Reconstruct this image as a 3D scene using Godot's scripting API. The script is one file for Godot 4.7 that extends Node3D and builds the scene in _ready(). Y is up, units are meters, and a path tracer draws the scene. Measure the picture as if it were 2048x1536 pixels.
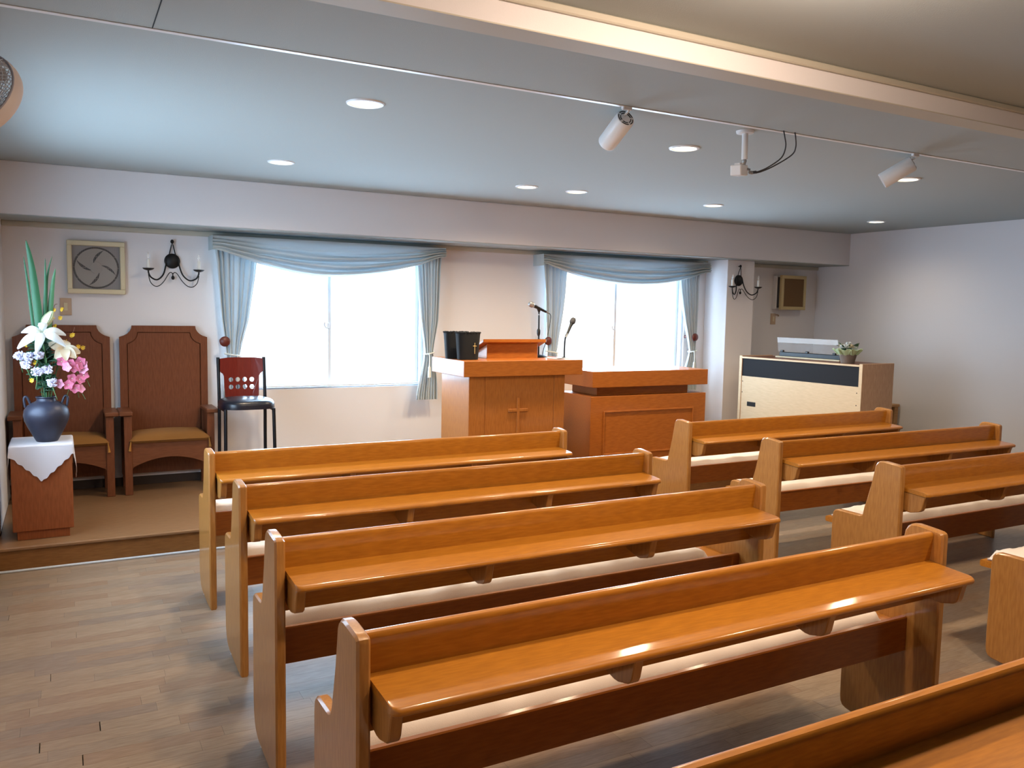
extends Node3D

# ---------------------------------------------------------------- mesh builder
class MB:
	var st := SurfaceTool.new()
	var g := 1
	func _init():
		st.begin(Mesh.PRIMITIVE_TRIANGLES)
	func tri(a: Vector3, b: Vector3, c: Vector3, grp := -1):
		st.set_smooth_group(grp)
		st.add_vertex(a); st.add_vertex(c); st.add_vertex(b)
	func quad(a, b, c, d, grp := -1):   # counter-clockwise seen from outside
		tri(a, b, c, grp); tri(a, c, d, grp)
	func face(pts: Array, inside: Vector3, grp := -1):   # convex, turned away from inside
		var n: Vector3 = (pts[1] - pts[0]).cross(pts[2] - pts[0])
		var mid := Vector3.ZERO
		for p in pts: mid += p
		mid /= pts.size()
		if n.dot(mid - inside) < 0: pts.reverse()
		for i in range(1, pts.size() - 1): tri(pts[0], pts[i], pts[i + 1], grp)
	func box(c: Vector3, s: Vector3, b := 0.003, xf := Transform3D()):
		var h := s / 2
		b = minf(b, 0.45 * minf(h.x, minf(h.y, h.z)) * 2.0)
		var o := xf * c
		var v := func(sg: Vector3, ax: int) -> Vector3:
			var q := h - Vector3(b, b, b)
			q[ax] = h[ax]
			return xf * (c + sg * q)
		for ax in 3:
			var i := (ax + 1) % 3
			var j := (ax + 2) % 3
			for sa in [-1, 1]:
				var f := []
				for e in [[-1, -1], [1, -1], [1, 1], [-1, 1]]:
					var sg := Vector3.ZERO
					sg[ax] = sa; sg[i] = e[0]; sg[j] = e[1]
					f.append(v.call(sg, ax))
				face(f, o)
			if b > 0:
				for si in [-1, 1]:
					for sj in [-1, 1]:
						var s1 := Vector3.ZERO
						s1[i] = si; s1[j] = sj; s1[ax] = -1
						var s2 := s1
						s2[ax] = 1
						face([v.call(s1, i), v.call(s2, i), v.call(s2, j), v.call(s1, j)], o)
		if b > 0:
			for sx in [-1, 1]:
				for sy in [-1, 1]:
					for sz in [-1, 1]:
						var sg := Vector3(sx, sy, sz)
						face([v.call(sg, 0), v.call(sg, 1), v.call(sg, 2)], o)
	func span(a: Vector3, b: Vector3, bev := 0.003):
		box((a + b) / 2, (b - a).abs(), bev)
	func prism(poly: PackedVector2Array, depth: float, xf := Transform3D(), bev := 0.003):
		if Geometry2D.is_polygon_clockwise(poly): poly.reverse()
		var n := poly.size()
		var ins := PackedVector2Array()
		for i in n:
			var e1 := (poly[i] - poly[(i + n - 1) % n]).normalized()
			var e2 := (poly[(i + 1) % n] - poly[i]).normalized()
			var n1 := Vector2(-e1.y, e1.x)
			var n2 := Vector2(-e2.y, e2.x)
			ins.append(poly[i] + (n1 + n2) / maxf(1.0 + n1.dot(n2), 0.4) * bev)
		var idx := Geometry2D.triangulate_polygon(ins)
		var p := func(q: Vector2, z: float) -> Vector3: return xf * Vector3(q.x, q.y, z)
		for k in range(0, idx.size(), 3):
			var a := ins[idx[k]]
			var b := ins[idx[k + 1]]
			var c := ins[idx[k + 2]]
			if (b - a).cross(c - a) < 0:
				var t := b
				b = c; c = t
			tri(p.call(a, depth), p.call(b, depth), p.call(c, depth))
			tri(p.call(a, 0.0), p.call(c, 0.0), p.call(b, 0.0))
		g += 1
		for i in n:
			var j := (i + 1) % n
			var e1 := (poly[i] - poly[(i + n - 1) % n]).normalized()
			var e2 := (poly[j] - poly[i]).normalized()
			if e1.dot(e2) < 0.8: g += 3
			quad(p.call(poly[i], bev), p.call(poly[j], bev), p.call(poly[j], depth - bev), p.call(poly[i], depth - bev), g)
			if bev > 0:
				quad(p.call(poly[i], depth - bev), p.call(poly[j], depth - bev), p.call(ins[j], depth), p.call(ins[i], depth), g + 1)
				quad(p.call(ins[i], 0.0), p.call(ins[j], 0.0), p.call(poly[j], bev), p.call(poly[i], bev), g + 2)
		g += 4
	func lathe(pr: Array, seg := 24, xf := Transform3D()):   # pr: Vector2(radius, y) from bottom to top, outside
		g += 1
		for k in pr.size() - 1:
			if k > 0:
				var e1: Vector2 = (pr[k] - pr[k - 1]).normalized()
				var e2: Vector2 = (pr[k + 1] - pr[k]).normalized()
				if e1.dot(e2) < 0.75: g += 1
			for i in seg:
				var a := TAU * i / seg
				var b := TAU * ((i + 1) % seg) / seg
				var q := func(r: Vector2, t: float) -> Vector3: return xf * Vector3(r.x * cos(t), r.y, -r.x * sin(t))
				var A = q.call(pr[k], a); var B = q.call(pr[k], b); var C = q.call(pr[k + 1], b); var D = q.call(pr[k + 1], a)
				if pr[k].x < 1e-6: tri(A, C, D, g)
				elif pr[k + 1].x < 1e-6: tri(A, B, C, g)
				else: quad(A, B, C, D, g)
		g += 1
	func ball(c: Vector3, r: Vector3, seg := 14):
		var pr := []
		for i in seg / 2 + 1:
			var t := -PI / 2 + PI * i / (seg / 2)
			pr.append(Vector2(maxf(cos(t), 0.0) if i > 0 and i < seg / 2 else 0.0, sin(t)))
		lathe(pr, seg, Transform3D(Basis.from_scale(r), c))
	func tube(pts: Array, r, sides := 8, caps := true):
		g += 1
		var n := pts.size()
		var rings := []
		var t0: Vector3 = (pts[1] - pts[0]).normalized()
		var nn := t0.cross(Vector3.UP if absf(t0.y) < 0.9 else Vector3.RIGHT).normalized()
		for i in n:
			var t: Vector3 = (pts[mini(i + 1, n - 1)] - pts[maxi(i - 1, 0)]).normalized()
			nn = (nn - t * nn.dot(t)).normalized()
			var bb := t.cross(nn)
			var ring := []
			var rr: float = r[i] if r is Array else r
			for k in sides:
				var a := TAU * k / sides
				ring.append(pts[i] + (nn * cos(a) + bb * sin(a)) * rr)
			rings.append(ring)
		for i in n - 1:
			for k in sides:
				var l := (k + 1) % sides
				quad(rings[i][k], rings[i][l], rings[i + 1][l], rings[i + 1][k], g)
		if caps:
			for k in range(1, sides - 1):
				tri(rings[0][0], rings[0][k + 1], rings[0][k])
				tri(rings[n - 1][0], rings[n - 1][k], rings[n - 1][k + 1])
	func loft(rings: Array):   # closed convex rings, counter-clockwise seen against the sweep
		var n: int = rings[0].size()
		g += 1
		for k in n:
			var l := (k + 1) % n
			var R: Array = rings[rings.size() / 2]
			var e1: Vector3 = (R[k] - R[(k + n - 1) % n]).normalized()
			var e2: Vector3 = (R[l] - R[k]).normalized()
			if e1.dot(e2) < 0.7: g += 1
			for i in rings.size() - 1:
				quad(rings[i][k], rings[i][l], rings[i + 1][l], rings[i + 1][k], g)
		g += 1
		for k in range(1, n - 1):
			tri(rings[0][0], rings[0][k + 1], rings[0][k])
			tri(rings[-1][0], rings[-1][k], rings[-1][k + 1])
	func sheet(f: Callable, nu: int, nv: int, th: float):   # a thick sheet over u, v in 0..1
		g += 1
		var P := []
		for i in nu + 1:
			var row := []
			for j in nv + 1: row.append(f.call(float(i) / nu, float(j) / nv))
			P.append(row)
		var top := []
		var bot := []
		for i in nu + 1:
			var rt := []
			var rb := []
			for j in nv + 1:
				var du: Vector3 = P[mini(i + 1, nu)][j] - P[maxi(i - 1, 0)][j]
				var dv: Vector3 = P[i][mini(j + 1, nv)] - P[i][maxi(j - 1, 0)]
				var m := du.cross(dv)
				m = m.normalized() if m.length() > 1e-12 else Vector3.UP
				rt.append(P[i][j] + m * th / 2)
				rb.append(P[i][j] - m * th / 2)
			top.append(rt); bot.append(rb)
		for i in nu:
			for j in nv:
				quad(top[i][j], top[i + 1][j], top[i + 1][j + 1], top[i][j + 1], g)
				quad(bot[i][j], bot[i][j + 1], bot[i + 1][j + 1], bot[i + 1][j], g + 1)
		g += 2
		for i in nu:
			quad(bot[i][0], bot[i + 1][0], top[i + 1][0], top[i][0], g)
			quad(top[i][nv], top[i + 1][nv], bot[i + 1][nv], bot[i][nv], g)
		for j in nv:
			quad(top[0][j], top[0][j + 1], bot[0][j + 1], bot[0][j], g)
			quad(bot[nu][j], bot[nu][j + 1], top[nu][j + 1], top[nu][j], g)
		g += 1
	func done() -> ArrayMesh:
		st.generate_normals()
		return st.commit()

# ---------------------------------------------------------------- scene helpers
var M := {}
var used := {}

func numbered(n: String) -> String:
	used[n] = used.get(n, 0) + 1
	return n if used[n] == 1 else "%s_%03d" % [n, used[n] - 1]

func obj(called: String, mb, mat: Material, parent: Node = null) -> MeshInstance3D:
	var o := MeshInstance3D.new()
	o.mesh = mb.done() if mb is MB else mb
	o.material_override = mat
	o.name = called if parent else numbered(called)
	(parent if parent else self).add_child(o, true)
	return o

func tag(o: Node, label: String, category := "", group := "") -> Node:
	o.set_meta("label", label)
	if category: o.set_meta("category", category)
	if group: o.set_meta("group", group)
	return o

func thing(called: String, label: String, category: String, at := Vector3.ZERO, turn := 0.0, group := "") -> Node3D:
	var o := Node3D.new()
	o.name = numbered(called)
	add_child(o)
	o.position = at
	o.rotation.y = turn
	tag(o, label, category, group)
	return o

func struct(called: String, mb, mat: Material, parent: Node = null) -> MeshInstance3D:
	var o := obj(called, mb, mat, parent)
	o.set_meta("kind", "structure")
	return o

func dup(src: Node3D, base: String, label: String, at: Vector3, turn := 0.0) -> Node3D:
	var o: Node3D = src.duplicate()
	o.name = numbered(base)
	add_child(o)
	o.position = at
	o.rotation.y = turn
	o.set_meta("label", label)
	return o

func sbox(c: Vector3, s: Vector3, b := 0.003) -> MB:
	var m := MB.new()
	m.box(c, s, b)
	return m

func sspan(a: Vector3, b: Vector3, bev := 0.003) -> MB:
	var m := MB.new()
	m.span(a, b, bev)
	return m

func V2(a: Array) -> PackedVector2Array:
	var p := PackedVector2Array()
	for i in range(0, a.size(), 2): p.append(Vector2(a[i], a[i + 1]))
	return p

# profile (forward, y) swept along +x, for benches and chairs
func side_frame(x: float) -> Transform3D:
	return Transform3D(Basis(Vector3(0, 0, -1), Vector3(0, 1, 0), Vector3(1, 0, 0)), Vector3(x, 0, 0))

func smooth(pts: Array, per := 6) -> Array:
	var c := Curve3D.new()
	for i in pts.size():
		var t: Vector3 = (pts[mini(i + 1, pts.size() - 1)] - pts[maxi(i - 1, 0)]) / 6.0
		c.add_point(pts[i], -t, t)
	var out := []
	for i in pts.size() - 1:
		for k in per: out.append(c.sample(i, float(k) / per))
	out.append(pts[-1])
	return out

func interp(tab: Array, x: float) -> float:   # smooth table lookup, tab of [x, y]
	for i in tab.size() - 1:
		if x <= tab[i + 1][0] or i == tab.size() - 2:
			var a: Array = tab[maxi(i - 1, 0)]
			var b: Array = tab[i]
			var c: Array = tab[i + 1]
			var d: Array = tab[mini(i + 2, tab.size() - 1)]
			return cubic_interpolate_in_time(b[1], c[1], a[1], d[1], (x - b[0]) / (c[0] - b[0]), 1.0, -1.0 if i > 0 else -0.001, 2.0 if i < tab.size() - 2 else 1.001)
	return tab[-1][1]

# ---------------------------------------------------------------- materials
func noise_tex(freq: float, seed_: int, lo: Color, hi: Color, oct := 3, size := 512) -> NoiseTexture2D:
	var n := FastNoiseLite.new()
	n.noise_type = FastNoiseLite.TYPE_SIMPLEX_SMOOTH
	n.frequency = freq
	n.fractal_octaves = oct
	n.seed = seed_
	var t := NoiseTexture2D.new()
	t.width = size; t.height = size
	t.noise = n
	t.seamless = true
	var r := Gradient.new()
	r.set_color(0, lo); r.set_color(1, hi)
	t.color_ramp = r
	return t

func plain(c: Color, rough := 0.6, metal := 0.0) -> StandardMaterial3D:
	var m := StandardMaterial3D.new()
	m.albedo_color = c
	m.roughness = rough
	m.metallic = metal
	return m

func wood(c: Color, axis: int, rough := 0.42, coat := 0.55, world := true) -> StandardMaterial3D:
	var m := plain(c, rough)
	m.albedo_texture = M.grain
	m.uv1_triplanar = true
	m.uv1_world_triplanar = world
	var s := Vector3(7.5, 7.5, 7.5)
	s[axis] = 0.9
	m.uv1_scale = s
	m.metallic_specular = 0.35
	if coat > 0:
		m.clearcoat_enabled = true
		m.clearcoat = coat
		m.clearcoat_roughness = 0.11
	return m

func bumpy(c: Color, scale: float, depth: float, rough := 0.9) -> StandardMaterial3D:
	var m := plain(c, rough)
	m.heightmap_enabled = true
	m.heightmap_texture = M.speck
	m.heightmap_scale = depth
	m.uv1_triplanar = true
	m.uv1_world_triplanar = true
	m.uv1_scale = Vector3.ONE * scale
	return m

func glow(c: Color, e: float) -> StandardMaterial3D:
	var m := plain(Color(0.9, 0.9, 0.88), 0.5)
	m.emission_enabled = true
	m.emission = c
	m.emission_energy_multiplier = e
	return m

func make_materials():
	M.grain = noise_tex(0.022, 3, Color(0.86, 0.83, 0.80), Color(1.0, 1.0, 1.0), 5)
	M.fine = noise_tex(0.022, 3, Color(0.94, 0.93, 0.91), Color(1.0, 1.0, 1.0), 5)
	M.speck = noise_tex(0.09, 8, Color(0, 0, 0), Color(1, 1, 1), 2, 256)
	M.bench_x = wood(Color(0.70, 0.453, 0.13), 0)
	M.bench_y = wood(Color(0.68, 0.475, 0.24), 1)
	M.rail_x = wood(Color(0.60, 0.35, 0.12), 0)
	M.altar_x = wood(Color(0.67, 0.39, 0.14), 0, 0.5, 0.25)
	M.altar_y = wood(Color(0.67, 0.41, 0.17), 1, 0.5, 0.25)
	M.throne_y = wood(Color(0.46, 0.27, 0.17), 1, 0.45, 0.1)
	M.throne_x = wood(Color(0.46, 0.28, 0.18), 0, 0.45, 0.1)
	M.stand_y = wood(Color(0.53, 0.29, 0.15), 1, 0.45, 0.1)
	M.beech = wood(Color(0.84, 0.75, 0.62), 2, 0.5, 0.0)
	M.beech.albedo_texture = M.fine
	M.beech_side = wood(Color(0.80, 0.66, 0.54), 1, 0.5, 0.0)
	M.walnut = wood(Color(0.45, 0.28, 0.20), 2, 0.45, 0.1)
	M.stool_wood = wood(Color(0.76, 0.60, 0.42), 0, 0.5, 0.0)
	M.deck = wood(Color(0.54, 0.41, 0.29), 0, 0.36, 0.15)
	M.riser = wood(Color(0.52, 0.36, 0.20), 0, 0.45, 0.0)
	M.planks = []
	for c in [Color(0.55, 0.49, 0.43), Color(0.57, 0.50, 0.43), Color(0.53, 0.47, 0.42), Color(0.58, 0.51, 0.44), Color(0.55, 0.47, 0.40)]:
		M.planks.append(wood(c, 0, 0.33, 0.0))
	M.panel = wood(Color(0.42, 0.30, 0.21), 1, 0.6, 0.0)
	M.subfloor = plain(Color(0.16, 0.12, 0.09), 0.9)
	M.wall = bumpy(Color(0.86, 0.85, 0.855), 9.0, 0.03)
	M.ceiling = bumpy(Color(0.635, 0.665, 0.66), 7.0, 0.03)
	M.cornice = plain(Color(0.72, 0.70, 0.64), 0.6)
	M.joint = plain(Color(0.10, 0.11, 0.12), 0.9)
	M.base = plain(Color(0.22, 0.17, 0.14), 0.6)
	M.alu = plain(Color(0.84, 0.87, 0.90), 0.4)
	M.sill = plain(Color(0.86, 0.87, 0.88), 0.4)
	var p := plain(Color(1, 1, 1, 0.06), 0.05)
	p.transparency = BaseMaterial3D.TRANSPARENCY_ALPHA
	M.pane = p
	var ac := plain(Color(0.92, 0.92, 0.92, 0.06), 0.08)
	ac.metallic_specular = 0.12
	ac.transparency = BaseMaterial3D.TRANSPARENCY_ALPHA
	M.acrylic = ac
	var fr := plain(Color(0.88, 0.88, 0.88, 0.32), 0.6)
	fr.transparency = BaseMaterial3D.TRANSPARENCY_ALPHA
	M.frosted = fr
	M.curtain = bumpy(Color(0.74, 0.77, 0.77), 30.0, 0.03)
	M.curtain.backlight_enabled = true
	M.curtain.backlight = Color(0.56, 0.60, 0.63)
	M.cord = plain(Color(0.85, 0.87, 0.84), 0.8)
	M.knob = plain(Color(0.36, 0.14, 0.11), 0.4)
	M.iron = plain(Color(0.045, 0.04, 0.045), 0.5, 0.3)
	M.black = plain(Color(0.03, 0.03, 0.035), 0.45)
	M.velvet = plain(Color(0.025, 0.027, 0.035), 0.95)
	M.velvet.rim_enabled = true
	M.velvet.rim = 0.4
	M.gold = plain(Color(0.85, 0.70, 0.42), 0.35, 0.8)
	M.candle = plain(Color(0.88, 0.87, 0.84), 0.5)
	var bg := plain(Color(0.95, 0.95, 0.93, 0.25), 0.06)
	bg.transparency = BaseMaterial3D.TRANSPARENCY_ALPHA
	M.bulb = bg
	M.ivory = plain(Color(0.80, 0.75, 0.62), 0.5)
	M.plate = plain(Color(0.72, 0.62, 0.52), 0.5)
	M.fan_blade = plain(Color(0.66, 0.63, 0.60), 0.6)
	M.fan_dark = plain(Color(0.22, 0.22, 0.23), 0.7)
	M.fan_back = plain(Color(0.62, 0.60, 0.60), 0.8)
	M.mesh_brown = bumpy(Color(0.45, 0.34, 0.22), 60.0, 0.1, 0.95)
	M.beige = plain(Color(0.74, 0.66, 0.48), 0.55)
	M.white_paint = plain(Color(0.88, 0.88, 0.88), 0.35)
	M.white_plastic = plain(Color(0.86, 0.86, 0.86), 0.4)
	M.vent = plain(Color(0.08, 0.08, 0.08), 0.8)
	M.cushion = bumpy(Color(0.84, 0.80, 0.77), 14.0, 0.05, 0.95)
	M.lace = bumpy(Color(0.90, 0.88, 0.90), 40.0, 0.22, 0.9)
	M.gold_cloth = bumpy(Color(0.50, 0.33, 0.13), 40.0, 0.05, 0.95)
	M.tassel = plain(Color(0.66, 0.46, 0.20), 0.8)
	M.seat_black = plain(Color(0.055, 0.07, 0.12), 0.32)
	M.steel_black = plain(Color(0.04, 0.05, 0.08), 0.4, 0.4)
	M.chair_red = wood(Color(0.42, 0.13, 0.10), 1, 0.35, 0.3)
	M.speaker_cloth = plain(Color(0.075, 0.08, 0.10), 0.9)
	M.grey_metal = plain(Color(0.62, 0.62, 0.62), 0.35, 0.7)
	M.paper = plain(Color(0.92, 0.90, 0.86), 0.8)
	M.vase = plain(Color(0.17, 0.18, 0.24), 0.42, 0.3)
	M.lily = plain(Color(0.78, 0.80, 0.80), 0.6)
	M.bud = plain(Color(0.72, 0.74, 0.58), 0.6)
	M.cream = plain(Color(0.76, 0.70, 0.60), 0.6)
	M.carnation = plain(Color(0.80, 0.79, 0.87), 0.7)
	M.pink = plain(Color(0.72, 0.37, 0.48), 0.7)
	M.pink_pale = plain(Color(0.78, 0.52, 0.61), 0.7)
	M.yellow = plain(Color(0.80, 0.62, 0.08), 0.6)
	M.stem = plain(Color(0.22, 0.36, 0.18), 0.6)
	M.blade = plain(Color(0.12, 0.33, 0.20), 0.55)
	M.leaf = plain(Color(0.10, 0.24, 0.15), 0.5)
	M.leaf_light = plain(Color(0.24, 0.42, 0.27), 0.5)
	M.tulle = plain(Color(0.70, 0.78, 0.62), 0.8)
	M.pot = bumpy(Color(0.52, 0.46, 0.42), 50.0, 0.3, 0.9)
	M.fan_drum = plain(Color(0.78, 0.73, 0.70), 0.5)
	M.fan_rim = plain(Color(0.52, 0.52, 0.55), 0.5)
	M.cage = plain(Color(0.72, 0.74, 0.76), 0.4)
	M.lens = glow(Color(1.0, 0.93, 0.78), 5.0)
	M.globe = glow(Color(1.0, 0.94, 0.84), 0.9)

# ---------------------------------------------------------------- view and light
const CEIL := 2.45
const WL := 0.685     # left wall
const WR := 8.79     # right wall
const ZB := 9.6      # rear wall
const DECK := 0.145  # platform height
const WIN := [[2.19, 3.88], [5.12, 6.84]]
const WY := [0.850, 1.98]
const LWIN := [[1.3, 3.2]]

func setup_view():
	var cam := Camera3D.new()
	cam.name = "camera"
	cam.basis = Basis(Vector3.UP, -0.4965) * Basis(Vector3.RIGHT, -0.0881) * Basis(Vector3.BACK, 0.0187)
	cam.position = Vector3(1.042, 1.5319, 6.9035)
	cam.fov = rad_to_deg(2.0 * atan(768.0 / 1662.53))
	cam.near = 0.05
	cam.far = 200.0
	add_child(cam)
	cam.current = true
	var e := Environment.new()
	e.tonemap_mode = Environment.TONE_MAPPER_LINEAR
	e.tonemap_exposure = 1.12
	e.sdfgi_enabled = true
	e.ssao_enabled = true
	e.ssil_enabled = true
	e.background_mode = Environment.BG_SKY
	var s := ProceduralSkyMaterial.new()   # bright overcast
	s.sky_top_color = Color(0.88, 0.94, 1.0)
	s.sky_horizon_color = Color(0.95, 0.98, 1.0)
	s.ground_horizon_color = Color(0.9, 0.92, 0.94)
	s.ground_bottom_color = Color(0.75, 0.77, 0.78)
	s.sky_energy_multiplier = 2.0
	s.ground_energy_multiplier = 1.6
	s.sun_angle_max = 0.0
	e.sky = Sky.new()
	e.sky.sky_material = s
	var w := WorldEnvironment.new()
	w.name = "world_environment"
	w.environment = e
	add_child(w)
	# daylight entering at the windows, one soft light as large as each opening
	for a in WIN:
		day_light(Vector3((a[0] + a[1]) / 2, (WY[0] + WY[1]) / 2, -0.19), PI, a[1] - a[0], WY[1] - WY[0], 10.0)
	for a in LWIN:
		day_light(Vector3(WL - 0.19, 1.42, (a[0] + a[1]) / 2), -PI / 2, a[1] - a[0], 1.1, 7.0)

func day_light(at: Vector3, turn: float, w: float, h: float, energy: float):
	var l := AreaLight3D.new()
	l.name = "window_daylight"
	l.area_size = Vector2(w, h)
	l.light_color = Color(0.72, 0.87, 1.0)
	l.light_energy = energy
	l.area_range = 14.0
	l.shadow_enabled = true
	l.position = at
	l.rotation.y = turn
	add_child(l, true)

# ---------------------------------------------------------------- room
func wall_with_holes(holes: Array, y0: float, y1: float, a: float, b: float) -> Array:
	# solid rectangles [u0, u1, v0, v1] of a wall from a to b with openings
	var out := []
	var u := a
	for h in holes:
		out.append([u, h[0], -0.1, CEIL + 0.12])
		out.append([h[0], h[1], -0.1, y0])
		out.append([h[0], h[1], y1, CEIL + 0.12])
		u = h[1]
	out.append([u, b, -0.1, CEIL + 0.12])
	return out

func build_room():
	var m := MB.new()
	for r in wall_with_holes(WIN, WY[0], WY[1], WL - 0.2, WR + 0.2):
		m.span(Vector3(r[0], r[2], -0.16), Vector3(r[1], r[3], 0.0), 0.0)
	struct("wall_front", m, M.wall)
	m = MB.new()
	for r in wall_with_holes(LWIN, 0.87, 1.97, 0.0, ZB):
		m.span(Vector3(WL - 0.16, r[2], r[0]), Vector3(WL, r[3], r[1]), 0.0)
	struct("wall_left", m, M.wall)
	struct("wall_right", sspan(Vector3(WR, -0.1, 0), Vector3(WR + 0.16, CEIL + 0.12, ZB), 0.0), M.wall)
	struct("wall_rear", sspan(Vector3(WL - 0.2, -0.1, ZB), Vector3(WR + 0.2, CEIL + 0.12, ZB + 0.16), 0.0), M.panel)
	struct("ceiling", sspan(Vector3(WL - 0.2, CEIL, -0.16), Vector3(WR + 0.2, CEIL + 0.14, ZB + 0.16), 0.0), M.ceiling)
	# boxed beam over the windows, with a cornice under it
	m = MB.new()
	m.span(Vector3(WL, 2.1045, 0), Vector3(WR, CEIL, 0.452), 0.004)
	var beam := struct("wall_front_beam", m, M.wall)
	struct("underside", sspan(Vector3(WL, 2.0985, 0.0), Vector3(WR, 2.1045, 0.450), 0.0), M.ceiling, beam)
	struct("cornice", sspan(Vector3(WL, 2.06, 0.0), Vector3(WR, 2.0985, 0.025), 0.004), M.cornice, beam)
	# boxed beam across the ceiling
	m = MB.new()
	m.span(Vector3(WL, 2.362, 4.583), Vector3(WR, CEIL, 4.681), 0.0)
	beam = struct("ceiling_beam", m, M.wall)
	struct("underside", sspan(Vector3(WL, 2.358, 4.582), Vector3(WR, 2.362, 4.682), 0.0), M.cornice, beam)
	struct("cornice", sspan(Vector3(WL, 2.4255, 4.681), Vector3(WR, CEIL, 4.697), 0.004), M.cornice, beam)
	struct("trim_1", sspan(Vector3(WL, CEIL - 0.003, 3.772), Vector3(WR, CEIL, 3.797), 0.001), M.white_paint)
	struct("trim_2", sspan(Vector3(1.331, CEIL - 0.0015, 3.797), Vector3(1.3345, CEIL, 4.583), 0.0), M.joint)
	# pillar beside the second window
	struct("wall_pillar", sspan(Vector3(7.115, 0.0, 0.0), Vector3(7.49, 2.0985, 0.33), 0.003), M.wall)
	build_floor()
	# platform
	m = MB.new()
	m.span(Vector3(WL, 0.0, 0.0), Vector3(6.95, DECK - 0.022, 1.515), 0.0)
	var pf := struct("platform", m, M.riser)
	struct("deck", sspan(Vector3(WL, DECK - 0.022, 0.0), Vector3(6.965, DECK, 1.535), 0.006), M.deck, pf)
	struct("foot_trim", sspan(Vector3(WL, 0.0, 1.515), Vector3(6.95, 0.012, 1.527), 0.003), M.alu, pf)
	struct("baseboard_front", sspan(Vector3(WL, DECK, 0.0), Vector3(6.95, DECK + 0.065, 0.009), 0.002), M.base)
	struct("baseboard_right", sspan(Vector3(WR - 0.009, 0.0, 0.0), Vector3(WR, 0.065, ZB), 0.002), M.base)
	struct("baseboard_left", sspan(Vector3(WL, 0.0, 1.54), Vector3(WL + 0.009, 0.065, ZB), 0.002), M.base)
	for k in 2: build_window(k)
	for k in LWIN.size(): build_side_window(k)

func build_floor():
	var fl := struct("floor", sspan(Vector3(WL - 0.2, -0.12, -0.16), Vector3(WR + 0.2, -0.012, ZB + 0.16), 0.0), M.subfloor)
	var rng := RandomNumberGenerator.new()
	rng.seed = 77
	var shapes := {}
	var rest := [MB.new(), MB.new(), MB.new(), MB.new(), MB.new()]
	var count := 0
	var row := 0
	var z := 1.518
	while z < ZB:
		var x := WL - rng.randf() * 0.4
		while x < WR:
			var n := 0.45
			var a := maxf(x, WL)
			var b := minf(x + n, WR)
			if b - a > 0.02:
				var tone := rng.randi() % 5
				var zc := z + 0.0375
				var xc := (a + b) / 2
				var seen := (xc < 1.85 and zc < 4.7) or (xc > 3.6 and xc < 4.75 and zc > 2.0 and zc < 5.3) or (xc >= 1.85 and xc <= 3.6 and zc > 4.25 and zc < 4.95)
				if seen and count < 290:
					count += 1
					var key := int(round((b - a) * 100))
					if not shapes.has(key): shapes[key] = sbox(Vector3(0, -0.006, 0), Vector3(b - a - 0.0005, 0.012, 0.0746), 0.0003).done()
					var o := obj("plank", shapes[key], M.planks[tone], fl)
					o.position = Vector3(xc, 0, zc)
				else:
					rest[tone].box(Vector3(xc, -0.006, zc), Vector3(b - a - 0.0005, 0.012, 0.0746), 0.0)
			x += n
		z += 0.075
		row += 1
	for i in 5:
		var o := obj("plank_field", rest[i], M.planks[i], fl)
		o.set_meta("kind", "stuff")

func build_window(k: int):
	var a: float = WIN[k][0]
	var b: float = WIN[k][1]
	var y0: float = WY[0]
	var y1: float = WY[1]
	var mid := (a + b) / 2
	var m := MB.new()
	m.span(Vector3(a, y0, -0.13), Vector3(a + 0.025, y1, -0.02)); m.span(Vector3(b - 0.025, y0, -0.13), Vector3(b, y1, -0.02))
	m.span(Vector3(a + 0.025, y0, -0.13), Vector3(b - 0.025, y0 + 0.012, -0.03)); m.span(Vector3(a + 0.025, y1 - 0.03, -0.13), Vector3(b - 0.025, y1, -0.02))
	var w := struct("window_%d" % (k + 1), m, M.alu)
	struct("window_sill", sspan(Vector3(a - 0.02, y0 + 0.020, -0.03), Vector3(b + 0.02, y0 + 0.030, 0.014), 0.003), M.sill, w)
	for s in 2:
		var x0 := a + 0.026 if s == 0 else mid - 0.016
		var x1 := mid + 0.016 if s == 0 else b - 0.026
		var z := -0.055 if s == 0 else -0.092
		m = MB.new()
		m.span(Vector3(x0, y0 + 0.02, z - 0.013), Vector3(x0 + 0.03, y1 - 0.032, z + 0.013)); m.span(Vector3(x1 - 0.03, y0 + 0.02, z - 0.013), Vector3(x1, y1 - 0.032, z + 0.013))
		m.span(Vector3(x0 + 0.03, y0 + 0.014, z - 0.013), Vector3(x1 - 0.03, y0 + 0.040, z + 0.013)); m.span(Vector3(x0 + 0.03, y1 - 0.062, z - 0.013), Vector3(x1 - 0.03, y1 - 0.032, z + 0.013))
		var sash := struct("sash", m, M.alu, w)
		struct("pane", sspan(Vector3(x0 + 0.03, y0 + 0.040, z - 0.002), Vector3(x1 - 0.03, y1 - 0.062, z + 0.002), 0.0), M.pane, sash)
	m = MB.new()   # crescent lock
	m.box(Vector3(mid - 0.012, 1.375, -0.036), Vector3(0.022, 0.05, 0.012))
	m.tube(smooth([Vector3(mid - 0.014, 1.355, -0.028), Vector3(mid - 0.04, 1.365, -0.026), Vector3(mid - 0.05, 1.39, -0.024), Vector3(mid - 0.045, 1.405, -0.022)], 4), 0.008, 8)
	struct("window_lock", m, M.alu, w)

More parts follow.
